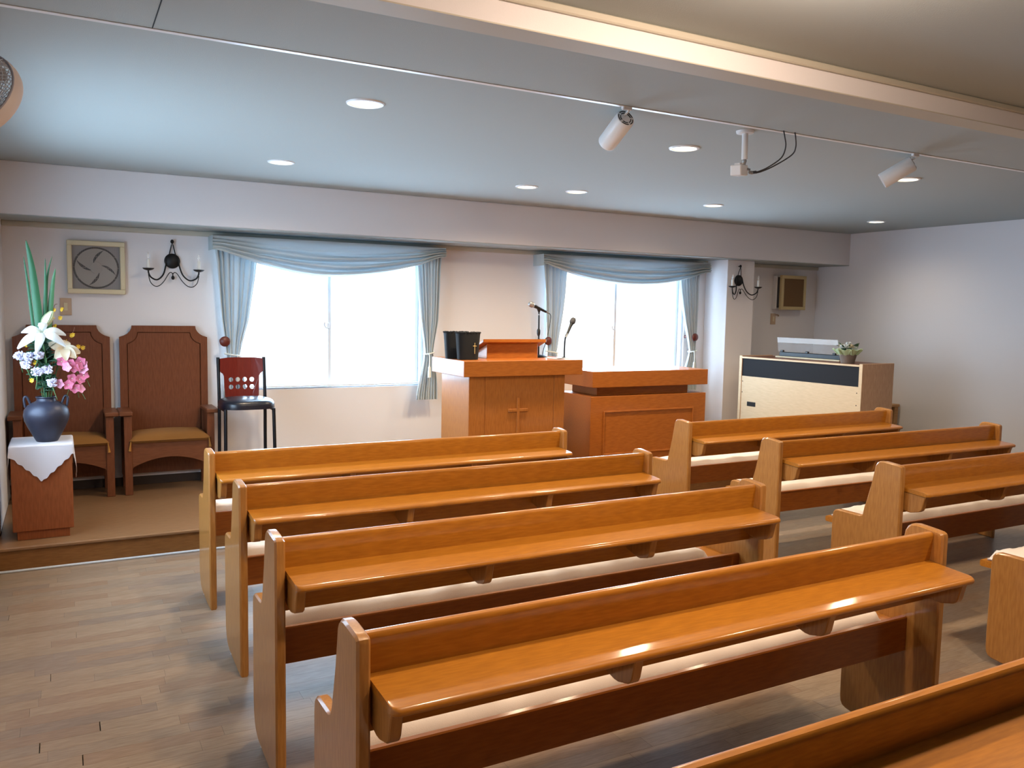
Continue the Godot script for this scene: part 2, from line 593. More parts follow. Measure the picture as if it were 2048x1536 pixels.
func build_side_window(k: int):
	var a: float = LWIN[k][0]
	var b: float = LWIN[k][1]
	var m := MB.new()
	m.span(Vector3(WL - 0.13, 0.87, a), Vector3(WL - 0.02, 1.97, a + 0.03)); m.span(Vector3(WL - 0.13, 0.87, b - 0.03), Vector3(WL - 0.02, 1.97, b))
	m.span(Vector3(WL - 0.13, 0.87, a + 0.03), Vector3(WL - 0.02, 0.9, b - 0.03)); m.span(Vector3(WL - 0.13, 1.94, a + 0.03), Vector3(WL - 0.02, 1.97, b - 0.03))
	m.span(Vector3(WL - 0.1, 0.9, (a + b) / 2 - 0.02), Vector3(WL - 0.05, 1.94, (a + b) / 2 + 0.02))
	var w := struct("window_%d" % (k + 3), m, M.alu)
	struct("pane", sspan(Vector3(WL - 0.077, 0.9, a + 0.03), Vector3(WL - 0.073, 1.94, (a + b) / 2 - 0.02), 0.0), M.pane, w)
	struct("pane", sspan(Vector3(WL - 0.077, 0.9, (a + b) / 2 + 0.02), Vector3(WL - 0.073, 1.94, b - 0.03), 0.0), M.pane, w)

# ---------------------------------------------------------------- ceiling fittings
func downlight(x: float, z: float, label: String, power := 2.1):
	var t := thing("downlight", label, "ceiling light", Vector3(x, CEIL, z), 0.0, "recessed ceiling downlights")
	var m := MB.new()
	m.lathe([Vector2(0.066, -0.002), Vector2(0.069, -0.008), Vector2(0.082, -0.006), Vector2(0.086, 0.0)], 32)
	m.lathe([Vector2(0.066, 0.0), Vector2(0.066, -0.002)], 32)
	obj("trim_ring", m, M.white_paint, t)
	m = MB.new()
	m.lathe([Vector2(0.0, -0.005), Vector2(0.04, -0.0045), Vector2(0.0655, -0.002)], 32)
	m.lathe([Vector2(0.0655, -0.002), Vector2(0.0655, -0.0005), Vector2(0.0, -0.0005)], 32)
	obj("lamp_lens", m, M.lens, t)
	var l := SpotLight3D.new()
	l.name = "lamp_light"
	l.position = Vector3(0, -0.03, 0)
	l.rotation.x = -PI / 2
	l.spot_angle = 80.0
	l.spot_angle_attenuation = 0.9
	l.spot_range = 12.0
	l.spot_attenuation = 2.0
	l.light_energy = power
	l.light_color = Color(1.0, 0.90, 0.76)
	l.light_size = 0.06
	l.shadow_enabled = true
	t.add_child(l, true)

func build_ceiling():
	downlight(2.27, 3.2, "lit round downlight largest in view above the vase side aisle")
	downlight(2.30, 1.43, "lit round downlight above the high backed chair beside the window")
	downlight(4.10, 1.43, "left one of the two close downlights above the pulpit")
	downlight(4.54, 1.43, "right one of the two close downlights above the pulpit")
	downlight(4.11, 3.2, "lit round downlight between the first white spotlight and the hanging camera")
	downlight(5.91, 1.43, "lit round downlight in front of the second window")
	downlight(6.00, 3.2, "lit round downlight touching the outline of the right hand white spotlight")
	downlight(7.96, 1.43, "lit round downlight above the organ near the right wall", 0.6)
	downlight(2.27, 5.0, "lit round downlight just behind the ceiling beam over the left block")
	downlight(4.11, 5.6, "lit round downlight behind the ceiling beam over the middle aisle")
	downlight(6.0, 5.6, "lit round downlight behind the ceiling beam over the right block")
	# round surface lamp just behind the beam
	var t := thing("ceiling_lamp", "round white ceiling lamp glowing just behind the boxed ceiling beam", "ceiling light", Vector3(2.75, CEIL, 5.55))
	var m := MB.new()
	m.lathe([Vector2(0.15, -0.03), Vector2(0.19, -0.03), Vector2(0.19, 0.0)], 32)
	obj("base_ring", m, M.white_paint, t)
	m = MB.new()
	m.lathe([Vector2(0.0, -0.13), Vector2(0.09, -0.12), Vector2(0.15, -0.085), Vector2(0.175, -0.03), Vector2(0.15, -0.028), Vector2(0.0, -0.028)], 32)
	obj("globe_shade", m, M.globe, t)
	var l := OmniLight3D.new()
	l.name = "lamp_light"
	l.position = Vector3(0, -0.08, 0)
	l.light_size = 0.1
	l.light_energy = 1.5
	l.light_color = Color(1.0, 0.88, 0.78)
	l.omni_range = 14.0
	l.omni_attenuation = 2.0
	l.shadow_enabled = true
	t.add_child(l, true)

	spotlight(Vector3(3.299, 2.405, 3.765), Vector3(3.310, 2.321, 3.606), "white cylinder spotlight with slotted end cap nearest the boxed beam middle")
	spotlight(Vector3(5.285, 2.402, 3.765), Vector3(5.191, 2.308, 3.643), "white cylinder spotlight hanging farther along toward the right wall")
	# small ceiling camera
	t = thing("ceiling_camera", "small white camera hanging from the ceiling on a short pole", "camera", Vector3(4.08, CEIL, 3.70))
	m = MB.new()
	m.lathe([Vector2(0.03, -0.014), Vector2(0.042, -0.012), Vector2(0.045, 0.0)], 24)
	m.lathe([Vector2(0.0, -0.014), Vector2(0.03, -0.014)], 24)
	obj("base_plate", m, M.white_plastic, t)
	m = MB.new()
	m.tube([Vector3(0, -0.01, 0), Vector3(0.003, -0.14, 0)], 0.015, 14)
	obj("pole", m, M.white_plastic, t)
	m = MB.new()
	m.ball(Vector3(0.004, -0.148, 0), Vector3(0.011, 0.013, 0.011), 12)
	m.tube([Vector3(0.004, -0.15, 0), Vector3(0.0, -0.172, 0.0)], 0.008, 8)
	obj("swivel", m, M.grey_metal, t)
	var hx := Transform3D(Basis(Vector3.UP, deg_to_rad(-64)) * Basis(Vector3.RIGHT, deg_to_rad(6)), Vector3(-0.02, -0.195, -0.01))
	m = MB.new()
	m.box(Vector3.ZERO, Vector3(0.056, 0.052, 0.10), 0.004, hx)
	m.box(Vector3(0, 0.03, 0.01), Vector3(0.03, 0.012, 0.04), 0.002, hx)
	obj("housing", m, M.white_plastic, t)
	m = MB.new()
	for q in [Vector3(0.022, -0.185, 0.0), Vector3(0.03, -0.2, 0.01), Vector3(0.022, -0.205, 0.02)]:
		m.tube([q, q + Vector3(0.018, -0.002, 0.0)], 0.007, 8)
	obj("connector", m, M.grey_metal, t)
	for q in [[Vector3(0.06, -0.197, 0.0), Vector3(0.10, -0.19, 0.0), Vector3(0.15, -0.165, 0.02), Vector3(0.195, -0.12, 0.06), Vector3(0.19, -0.07, 0.09), Vector3(0.16, -0.03, 0.11), Vector3(0.15, 0.0, 0.11)],
			[Vector3(0.06, -0.2, 0.0), Vector3(0.11, -0.192, 0.0), Vector3(0.19, -0.155, 0.02), Vector3(0.265, -0.10, 0.06), Vector3(0.26, -0.065, 0.09), Vector3(0.235, -0.025, 0.11), Vector3(0.228, 0.0, 0.11)]]:
		m = MB.new()
		m.tube(smooth(q, 5), 0.0035, 6)
		m.tube([q[0] - Vector3(0.012, 0, 0), q[0], q[1] * 0.6 + q[0] * 0.4], 0.006, 8)
		obj("cable", m, M.fan_dark, t)
	wall_fan()

func spotlight(back: Vector3, front: Vector3, label: String):
	var t := thing("spotlight", label, "spotlight", Vector3(back.x, CEIL, back.z), 0.0, "white cylinder spotlights on the ceiling strip")
	var ax := (front - back).normalized()
	var b := Basis.looking_at(ax, Vector3.UP)   # -z along the axis
	var bas := Basis(b.x, -b.z, b.y)            # lathe y along the axis, front up
	var o := back - Vector3(back.x, CEIL, back.z)
	var ln := (front - back).length()
	var xf := Transform3D(bas, o)
	var m := MB.new()
	m.lathe([Vector2(0.041, 0.0), Vector2(0.045, 0.006), Vector2(0.045, ln - 0.004), Vector2(0.043, ln), Vector2(0.038, ln), Vector2(0.037, ln - 0.03), Vector2(0.0, ln - 0.04)], 36, xf)
	obj("barrel", m, M.white_paint, t)
	m = MB.new()
	m.lathe([Vector2(0.0, 0.001), Vector2(0.041, 0.0)], 36, xf)
	obj("end_cap", m, M.white_paint, t)
	m = MB.new()
	for rr in [0.036, 0.026]:
		for k in 5:
			var pts := []
			for i in 7:
				var a: float = TAU * (k + 0.12 + 0.76 * i / 6.0) / 5.0
				pts.append(xf * Vector3(rr * cos(a), -0.0005, rr * sin(a)))
			m.tube(pts, 0.0022, 5)
	obj("vent_slot", m, M.vent, t)
	m = MB.new()
	var piv := o + ax * 0.02 + Vector3(0, 0.02, 0)
	m.tube([Vector3(0, -0.012, 0.02), Vector3(0, -0.02, 0.016), piv], 0.006, 8)
	m.box(Vector3(-0.01, -0.008, 0.02), Vector3(0.05, 0.016, 0.018))
	obj("mount", m, M.white_paint, t)

func wall_fan():
	# oscillating wall fan on the left wall, only its edge reaches into view
	var c := Vector3(0.846, 2.059, 4.303)
	var t := thing("wall_fan", "white wall fan with a mesh cage at the left end of the ceiling", "fan", Vector3(WL, 2.0, 4.303))
	var nrm := Vector3(0.484, -0.452, -0.749).normalized()
	var b := Basis.looking_at(-nrm, Vector3.UP)
	var xf := Transform3D(Basis(b.x, b.z, -b.y), c - Vector3(WL, 2.0, 4.303))   # local y points out of the front
	var m := MB.new()
	m.lathe([Vector2(0.121, -0.014), Vector2(0.126, -0.015), Vector2(0.131, -0.006), Vector2(0.132, 0.010), Vector2(0.129, 0.022), Vector2(0.124, 0.024), Vector2(0.126, 0.005), Vector2(0.121, -0.014)], 40, xf)
	obj("cage_drum", m, M.fan_drum, t)
	m = MB.new()
	var pts := []
	for i in 41: pts.append(xf * Vector3(0.1255 * cos(TAU * i / 40.0), -0.016, 0.1255 * sin(TAU * i / 40.0)))
	m.tube(pts, 0.0028, 8, false)
	obj("rim", m, M.fan_rim, t)
	m = MB.new()
	for s in [1.0, -1.0]:
		for k in 60:
			var a := TAU * k / 60.0
			var q := []
			for i in 6:
				var r := 0.03 + 0.093 * i / 5.0
				q.append(xf * Vector3(r * cos(a), s * (0.025 + 0.035 * (1.0 - pow(r / 0.125, 2.0))), r * sin(a)))
			m.tube(q, 0.0011, 4, false)
		for k in 12:
			var r := 0.036 + 0.0073 * k
			var q := []
			for i in 37: q.append(xf * Vector3(r * cos(TAU * i / 36.0), s * (0.025 + 0.035 * (1.0 - pow(r / 0.125, 2.0))), r * sin(TAU * i / 36.0)))
			m.tube(q, 0.0009, 4, false)
	var gr := obj("cage_grille", m, M.cage, t)
	gr.set_meta("kind", "stuff")
	m = MB.new()
	m.lathe([Vector2(0.0, 0.059), Vector2(0.03, 0.059), Vector2(0.032, 0.064), Vector2(0.0, 0.068)], 20, xf)
	obj("cap", m, M.white_plastic, t)
	m = MB.new()
	m.lathe([Vector2(0.0, -0.14), Vector2(0.035, -0.135), Vector2(0.042, -0.10), Vector2(0.038, -0.06), Vector2(0.0, -0.05)], 20, xf)
	obj("motor", m, M.white_plastic, t)
	for k in 3:
		m = MB.new()
		var a0 := TAU * k / 3.0
		m.sheet(func(u, v):
			var r: float = 0.02 + 0.09 * u
			var a: float = a0 + (v - 0.5) * 1.5 * (0.6 + 0.4 * u)
			return xf * Vector3(r * cos(a), (v - 0.5) * 0.03, r * sin(a)), 6, 6, 0.002)
		obj("blade", m, M.fan_drum, t)
	m = MB.new()
	m.tube([Vector3(0.012, -0.02, 0.09), Vector3(0.06, 0.03, 0.10), xf * Vector3(0, -0.12, 0)], [0.020, 0.018, 0.016], 10)
	m.box(Vector3(0.009, -0.02, 0.09), Vector3(0.018, 0.14, 0.10))
	obj("bracket", m, M.white_plastic, t)

# ---------------------------------------------------------------- benches
const BL := 2.102   # bench length
const BT := 0.0334  # end panel thickness

func end_profile(d: float, arm: float, wide: float, square: bool) -> PackedVector2Array:
	return V2([0, 0, 0, 0.788, 0.003, 0.797, 0.012, 0.803, 0.03, 0.8055, 0.07, 0.809, 0.10, 0.811, 0.122 + wide, 0.808, 0.136 + wide, 0.797, 0.146 + wide, 0.78, 0.152 + wide, 0.745, 0.165 + wide, 0.68, 0.185 + wide, 0.60,
		0.199 + wide, 0.556, 0.207 + wide, arm + 0.008, 0.222 + wide, arm + 0.001, 0.245 + wide, arm, d - 0.036, arm, d - 0.018, arm - 0.006, d - 0.007, arm - 0.02, d - 0.002, arm - 0.045,
		d, 0.14] + ([d - 0.001, 0.07, d - 0.004, 0.048, d - 0.013, 0.033, d - 0.030, 0.026, d - 0.085, 0.018, 0.10, 0.004] if square else
		[d - 0.004, 0.10, d - 0.015, 0.065, d - 0.033, 0.040, d - 0.055, 0.027, d - 0.085, 0.018, 0.10, 0.004]))

func make_bench(label: String, dl: float, dr: float, arm: float, wide: float, seat_f: float) -> Node3D:
	var t := thing("church_bench", label, "bench")
	t.set_meta("group", "wooden church benches with a book shelf on the back")
	for s in 2:
		var m := MB.new()
		m.prism(end_profile(dl if s == 0 else dr, arm, wide, s == 1 or wide > 0.0), BT, side_frame(0.0 if s == 0 else BL - BT), 0.006)
		var p := obj("end_panel", m, M.bench_y, t)
		for f in [0.03, (dl if s == 0 else dr) - 0.09]:
			m = MB.new()
			m.lathe([Vector2(0.0, -0.002), Vector2(0.011, -0.002), Vector2(0.011, 0.006), Vector2(0.0, 0.006)], 10, Transform3D(Basis(), Vector3(BT / 2 if s == 0 else BL - BT / 2, 0.002, -f)))
			obj("glide", m, M.white_plastic, p)
	var x0 := BT
	var x1 := BL - BT
	var m := MB.new()
	m.prism(V2([0.062, 0.55, 0.034, 0.782, 0.035, 0.790, 0.040, 0.796, 0.049, 0.798, 0.058, 0.796, 0.064, 0.789, 0.066, 0.78, 0.092, 0.55]), x1 - x0, side_frame(x0), 0.0)
	obj("backrest", m, M.bench_x, t)
	# shelf, rounded rear corners, sloping a little to the rear
	m = MB.new()
	var sx0 := BT + 0.004
	var sx1 := BL - BT - 0.004
	var rings := []
	var tilt := Basis(Vector3.RIGHT, deg_to_rad(3.6))
	for e in [[0.0, 0.020], [0.0015, 0.0125], [0.004, 0.0085], [0.008, 0.0045], [0.013, 0.0015], [0.020, 0.0], [-0.020, 0.0], [-0.013, 0.0015], [-0.008, 0.0045], [-0.004, 0.0085], [-0.0015, 0.0125], [-0.0, 0.020]]:
		var x: float = sx0 + e[0] if rings.size() < 6 else sx1 + e[0]
		var r: float = 0.176 - e[1]
		var ring := []
		for q in [[0.0, 0.0], [r - 0.014, 0.0], [r - 0.011, -0.0003], [r - 0.006, -0.002], [r - 0.002, -0.0055], [r, -0.010], [r - 0.001, -0.0155], [r - 0.004, -0.019], [r - 0.008, -0.020], [r - 0.011, -0.020], [0.0, -0.020]]:
			ring.append(tilt * Vector3(x, q[1], q[0]) + Vector3(0, 0.6975, -0.044))
		ring.reverse()
		rings.append(ring)
	m.loft(rings)
	obj("shelf", m, M.bench_x, t)
	for bx in [BT + 0.008, 0.692, 1.400, BL - BT - 0.038]:
		m = MB.new()
		m.prism(V2([-0.108, 0.6665, -0.100, 0.650, -0.090, 0.606, -0.084, 0.594, -0.072, 0.586, -0.03, 0.575, -0.012, 0.575, 0.06, 0.592, 0.05, 0.676]), 0.03, side_frame(bx), 0.003)
		obj("bracket", m, M.bench_y, t)
	m = MB.new()
	m.prism(V2([0.12, 0.425, 0.12, 0.447, seat_f - 0.004, 0.447, seat_f, 0.442, seat_f, 0.424, seat_f - 0.006, 0.418]), x1 - x0, side_frame(x0), 0.0)
	obj("seat", m, M.bench_x, t)
	m = MB.new()
	m.prism(V2([0.116, 0.348, 0.1155, 0.468, 0.119, 0.472, 0.135, 0.472, 0.138, 0.468, 0.138, 0.348]), x1 - x0, side_frame(x0), 0.0)
	obj("seat_rail", m, M.rail_x, t)
	return t

func cushion(i: int, at: Vector3, turn: float, x0: float, x1: float, f1: float, label: String):
	var rng := RandomNumberGenerator.new()
	rng.seed = 40 + i
	var n := FastNoiseLite.new()
	n.seed = i
	n.frequency = 2.2
	var nf := FastNoiseLite.new()
	nf.seed = 9 + i
	nf.frequency = 9.0
	var m := MB.new()
	var fold := x1 - 0.02
	var top := func(u: float, v: float) -> Vector3:
		var x: float = lerpf(x0, x1, u) + 0.012 * n.get_noise_2d(v * 3.0, u * 2.0)
		var f: float = lerpf(0.150, f1, v)
		var edge := minf(minf(u, 1.0 - u) * (x1 - x0) / 0.03, minf(v, 1.0 - v) * (f1 - 0.15) / 0.03)
		var h := 0.038 * sqrt(clampf(edge, 0.0, 1.0)) if edge < 1.0 else 0.038
		var wr := 0.012 * n.get_noise_2d(x * 2.0, f * 3.0) + 0.008 * nf.get_noise_2d(x * 0.9 + f, f * 0.6)
		wr += 0.006 * maxf(0.0, 1.0 - absf(x - fold + 0.06 * sin(f * 20.0)) / 0.03) * clampf(edge, 0, 1)
		return Vector3(x, 0.4535 + h + wr * clampf(edge, 0.0, 1.0), -f)
	m.sheet(func(u, v): return top.call(u, v), 80, 12, 0.008)
	m.box(Vector3((x0 + x1) / 2, 0.4585, -(0.15 + f1) / 2), Vector3(x1 - x0 - 0.02, 0.02, f1 - 0.165), 0.004)
	var o := obj("bench_cushion", m, M.cushion)
	o.position = at
	o.rotation.y = turn
	tag(o, label, "cushion", "long pale seat cushions on the benches")

func build_benches():
	var L := [[1.6621, 2.618, 0.0022], [1.6544, 3.4688, 0.0012], [1.6087, 4.3225, 0.0036], [1.5971, 5.1826, 0.0085], [1.60, 5.955, 0.003]]
	var ord := ["front row bench of the left block, before the pulpit and black seated chair", "second row bench of the left block, directly behind the front bench",
		"third row bench of the left block, its long cushion showing below the shelf", "fourth row bench of the left block, nearest one seen at full length", "nearest bench of all, cut off by the bottom right corner"]
	var p: Node3D
	for i in 5:
		var at := Vector3(L[i][0], 0, L[i][1])
		if i == 0:
			p = make_bench(ord[0], 0.352, 0.385, 0.535, 0.0, 0.425)
			p.position = at
			p.rotation.y = L[i][2]
		else: dup(p, "church_bench", ord[i], at, L[i][2])
		cushion(i, at, L[i][2], 0.045, [1.98, 1.97, 1.93, 1.99, 1.97][i], 0.385,
			"pale cushion on the " + ["front", "second row", "third row", "fourth row", "nearest cut off"][i] + " bench of the left block")
	var R := [[4.7454, 2.5867, 0.009], [4.6915, 3.4452, -0.0159], [4.6607, 4.2686, -0.0008], [4.65, 5.15, 0.0]]
	ord = ["front row bench of the right block, before the pale organ", "second row bench of the right block, ending near the grey right wall",
		"third row bench of the right block, its whole tall end panel in view", "bench at the right edge showing only its armrest and panel front"]
	for i in 4:
		var at := Vector3(R[i][0], 0, R[i][1])
		if i == 0:
			p = make_bench(ord[0], 0.407, 0.407, 0.508, 0.009, 0.475)
			p.position = at
			p.rotation.y = R[i][2]
		else: dup(p, "church_bench", ord[i], at, R[i][2])
		cushion(10 + i, at, R[i][2], 0.05, 2.03, 0.45,
			"pale cushion on the " + ["front", "second row", "third row", "right edge"][i] + " bench of the right block")

# ---------------------------------------------------------------- altar furniture
func build_pulpit():
	var t := thing("pulpit", "broad wooden pulpit with a thick top and a slim cross on its front", "pulpit", Vector3(4.252, DECK, 0.89))
	# local: x -0.5365..0.5365, z -0.31..0.31, y from the deck
	var y1 := 1.142 - DECK
	var m := MB.new()
	m.span(Vector3(-0.5365, y1 - 0.122, -0.31), Vector3(0.5365, y1, 0.31), 0.003)
	obj("top_slab", m, M.altar_x, t)
	m = MB.new()
	m.span(Vector3(-0.472, 0.05, -0.255), Vector3(0.392, y1 - 0.122, 0.262), 0.002)
	obj("body", m, M.altar_y, t)
	m = MB.new()
	m.span(Vector3(-0.455, 0.0, -0.235), Vector3(0.375, 0.05, 0.245), 0.002)
	obj("plinth", m, M.altar_x, t)
	m = MB.new()
	m.span(Vector3(-0.472, 0.05, 0.262), Vector3(-0.335, y1 - 0.122, 0.2685), 0.0015)
	obj("front_panel", m, M.altar_y, t)
	m = MB.new()
	m.span(Vector3(0.292, 0.05, 0.262), Vector3(0.392, y1 - 0.122, 0.2685), 0.0015)
	obj("front_panel", m, M.altar_y, t)
	m = MB.new()
	m.span(Vector3(-0.333, 0.05, 0.262), Vector3(0.290, y1 - 0.122, 0.2665), 0.0015)
	obj("front_panel", m, M.altar_y, t)
	m = MB.new()
	m.span(Vector3(-0.052, 0.30, 0.2665), Vector3(-0.028, 0.70, 0.278), 0.002)
	m.span(Vector3(-0.128, 0.588, 0.2665), Vector3(0.048, 0.612, 0.2775), 0.002)
	obj("cross", m, M.altar_y, t)

	# slanted reading stand
	t = thing("reading_stand", "slanted wooden reading stand on the pulpit top", "lectern", Vector3(4.29, 1.142, 0.78))
	m = MB.new()
	m.prism(V2([-0.13, 0.0, -0.13, 0.118, 0.12, 0.03, 0.12, 0.0]), 0.475, side_frame(-0.237), 0.002)
	obj("stand_box", m, M.altar_x, t)
	m = MB.new()
	m.prism(V2([-0.17, 0.134, -0.17, 0.158, 0.165, 0.040, 0.165, 0.016]), 0.585, side_frame(-0.29), 0.003)
	obj("slanted_board", m, M.altar_x, t)
	m = MB.new()
	m.prism(V2([0.15, 0.040, 0.15, 0.066, 0.165, 0.061, 0.165, 0.035]), 0.56, side_frame(-0.28), 0.001)
	obj("book_ledge", m, M.altar_x, t)

	for k in 2:
		t = thing("offering_bag", ["black velvet offering bag with gold cross on its face, standing in front", "black velvet offering bag standing half hidden behind the other bag"][k], "bag", [Vector3(3.835, 1.142, 1.01), Vector3(3.80, 1.142, 0.86)][k], [0.05, 0.0][k])
		m = MB.new()
		m.sheet(func(u, v):
			var a: float = TAU * u
			var w: float = 0.080 + 0.016 * v
			var d: float = 0.036 + 0.010 * v
			var p := Vector2(cos(a), sin(a))
			var e := 4.0
			var r := pow(pow(absf(p.x), e) + pow(absf(p.y), e), -1.0 / e)
			var ru: float = 0.0035 * sin(a * 17.0) * smoothstep(0.9, 1.0, v)
			return Vector3(p.x * r * w + ru * p.x, 0.214 * v + 0.002 + 0.003 * sin(a * 9.0) * smoothstep(0.9, 1.0, v), -p.y * r * d - ru * p.y), 72, 14, 0.006)
		m.box(Vector3(0, 0.005, 0), Vector3(0.13, 0.01, 0.05), 0.002)
		obj("pouch", m, M.velvet, t)
		m = MB.new()
		for q in 24:
			var a := TAU * q / 24.0
			var p := Vector2(cos(a), sin(a))
			var r := pow(pow(absf(p.x), 4.0) + pow(absf(p.y), 4.0), -0.25)
			m.ball(Vector3(p.x * r * 0.095, 0.212, p.y * r * 0.045), Vector3(0.011, 0.007, 0.009), 8)
		obj("ruffled_rim", m, M.velvet, t)
		if k == 0:
			m = MB.new()
			m.box(Vector3(0.038, 0.090, 0.0455), Vector3(0.0055, 0.086, 0.003), 0.001)
			m.box(Vector3(0.038, 0.108, 0.0457), Vector3(0.032, 0.0055, 0.003), 0.001)
			obj("cross", m, M.gold, t)

	microphone_stand()
	gooseneck()
	m = MB.new()
	m.sheet(func(u, v): return Vector3(lerpf(-0.105, 0.105, u), 0.004 + 0.003 * sin(u * 7.0), lerpf(-0.07, 0.07, v)), 12, 4, 0.003)
	var o := obj("paper_sheets", m, M.paper)
	o.position = Vector3(4.665, 1.142, 1.02)
	o.rotation.y = 0.25
	tag(o, "loose white paper sheets lying beside the reading stand", "paper")

func mic_body(t: Node3D, tail: Vector3, head: Vector3, grey: bool):
	var ax := (head - tail).normalized()
	var b := Basis.looking_at(ax, Vector3(0.1, 1, 0.1))
	var xf := Transform3D(Basis(b.x, -b.z, b.y), tail)
	var ln := (head - tail).length()
	var m := MB.new()
	m.lathe([Vector2(0.0, 0.0), Vector2(0.010, 0.0), Vector2(0.0105, 0.02), Vector2(0.0125, ln * 0.5), Vector2(0.017, ln - 0.045), Vector2(0.0, ln - 0.045)], 16, xf)
	obj("mic_body", m, M.black, t)
	m = MB.new()
	m.lathe([Vector2(0.0, ln - 0.05), Vector2(0.019, ln - 0.05), Vector2(0.0245, ln - 0.04), Vector2(0.0255, ln - 0.034), Vector2(0.0245, ln - 0.028), Vector2(0.023, ln - 0.012), Vector2(0.015, ln), Vector2(0.0, ln + 0.003)], 18, xf)
	obj("mic_grille", m, M.grey_metal if grey else M.fan_dark, t)
	m = MB.new()
	m.lathe([Vector2(0.0, -0.035), Vector2(0.007, -0.035), Vector2(0.009, 0.0), Vector2(0.0, 0.0)], 12, xf)
	obj("plug", m, M.grey_metal, t)

func microphone_stand():
	var o := Vector3(4.60, 1.142, 0.80)
	var t := thing("microphone_stand", "black tabletop microphone stand with microphone pointing left above the pulpit", "microphone", o)
	var m := MB.new()
	m.lathe([Vector2(0.0, 0.0), Vector2(0.066, 0.0), Vector2(0.068, 0.008), Vector2(0.05, 0.016), Vector2(0.012, 0.022), Vector2(0.0, 0.024)], 28)
	obj("base", m, M.black, t)
	m = MB.new()
	m.tube([Vector3(0, 0.02, 0), Vector3(-0.005, 0.385, 0)], 0.0075, 10)
	obj("pole", m, M.black, t)
	m = MB.new()
	m.tube([Vector3(-0.004, 0.18, 0), Vector3(-0.004, 0.2, 0), Vector3(-0.004, 0.225, 0), Vector3(-0.004, 0.24, 0)], [0.010, 0.0155, 0.0155, 0.010], 12)
	obj("clutch", m, M.black, t)
	m = MB.new()
	m.tube([Vector3(-0.005, 0.355, 0), Vector3(-0.005, 0.365, 0)], 0.0085, 12)
	obj("collar", m, M.grey_metal, t)
	m = MB.new()
	m.tube([Vector3(-0.005, 0.38, 0), Vector3(-0.004, 0.395, 0.0), Vector3(-0.008, 0.408, 0.0)], [0.009, 0.013, 0.018], 10)
	obj("clip", m, M.black, t)
	mic_body(t, Vector3(0.075, 0.385, -0.02), Vector3(-0.118, 0.452, 0.03), true)
	m = MB.new()
	m.tube(smooth([Vector3(0.10, 0.377, -0.025), Vector3(0.122, 0.365, -0.03), Vector3(0.130, 0.34, -0.03), Vector3(0.115, 0.27, -0.02), Vector3(0.078, 0.16, 0.0), Vector3(0.04, 0.06, 0.01), Vector3(0.03, 0.014, 0.02), Vector3(0.05, 0.004, 0.06)], 6), 0.0033, 7)
	obj("cable", m, M.black, t)

func gooseneck():
	var o := Vector3(4.745, 1.142, 0.98)
	var t := thing("gooseneck_microphone", "dark gooseneck microphone tilted up to the right before the bright window", "microphone", o)
	var m := MB.new()
	m.lathe([Vector2(0.0, 0.0), Vector2(0.026, 0.0), Vector2(0.026, 0.006), Vector2(0.008, 0.012), Vector2(0.0, 0.014)], 20)
	obj("base", m, M.black, t)
	m = MB.new()
	m.tube(smooth([Vector3(0, 0.01, 0), Vector3(0.0, 0.08, 0), Vector3(0.003, 0.15, 0), Vector3(0.012, 0.19, 0), Vector3(0.025, 0.21, 0)], 5), 0.0068, 8)
	obj("neck", m, M.steel_black, t)
	mic_body(t, Vector3(0.025, 0.205, 0.0), Vector3(0.10, 0.335, -0.02), false)

func build_desk():
	var t := thing("altar_desk", "reddish wooden desk with framed front panel standing right of the pulpit", "desk", Vector3(5.745, DECK, 0.60))
	# local x -0.65..0.65, front z 0.30
	var m := MB.new()
	m.span(Vector3(-0.652, 0.728, -0.30), Vector3(0.652, 0.870, 0.30), 0.003)
	obj("top_slab", m, M.altar_x, t)
	m = MB.new()
	m.span(Vector3(-0.53, 0.648, -0.22), Vector3(0.505, 0.728, 0.19), 0.002)
	obj("neck", m, M.altar_x, t)
	m = MB.new()
	m.span(Vector3(-0.652, 0.05, -0.28), Vector3(0.652, 0.648, 0.28), 0.003)
	obj("body", m, M.altar_x, t)
	m = MB.new()
	m.span(Vector3(-0.63, 0.0, -0.26), Vector3(0.63, 0.05, 0.26), 0.002)
	obj("plinth", m, M.altar_x, t)
	var x0 := -0.52
	var x1 := 0.505
	for r in [[x0, x0 + 0.016, 0.12, 0.518], [x1 - 0.016, x1, 0.12, 0.518], [x0 + 0.016, x1 - 0.016, 0.502, 0.518], [x0 + 0.016, x1 - 0.016, 0.12, 0.136]]:
		obj("panel_moulding", sspan(Vector3(r[0], r[2], 0.28), Vector3(r[1], r[3], 0.292), 0.003), M.altar_x, t)

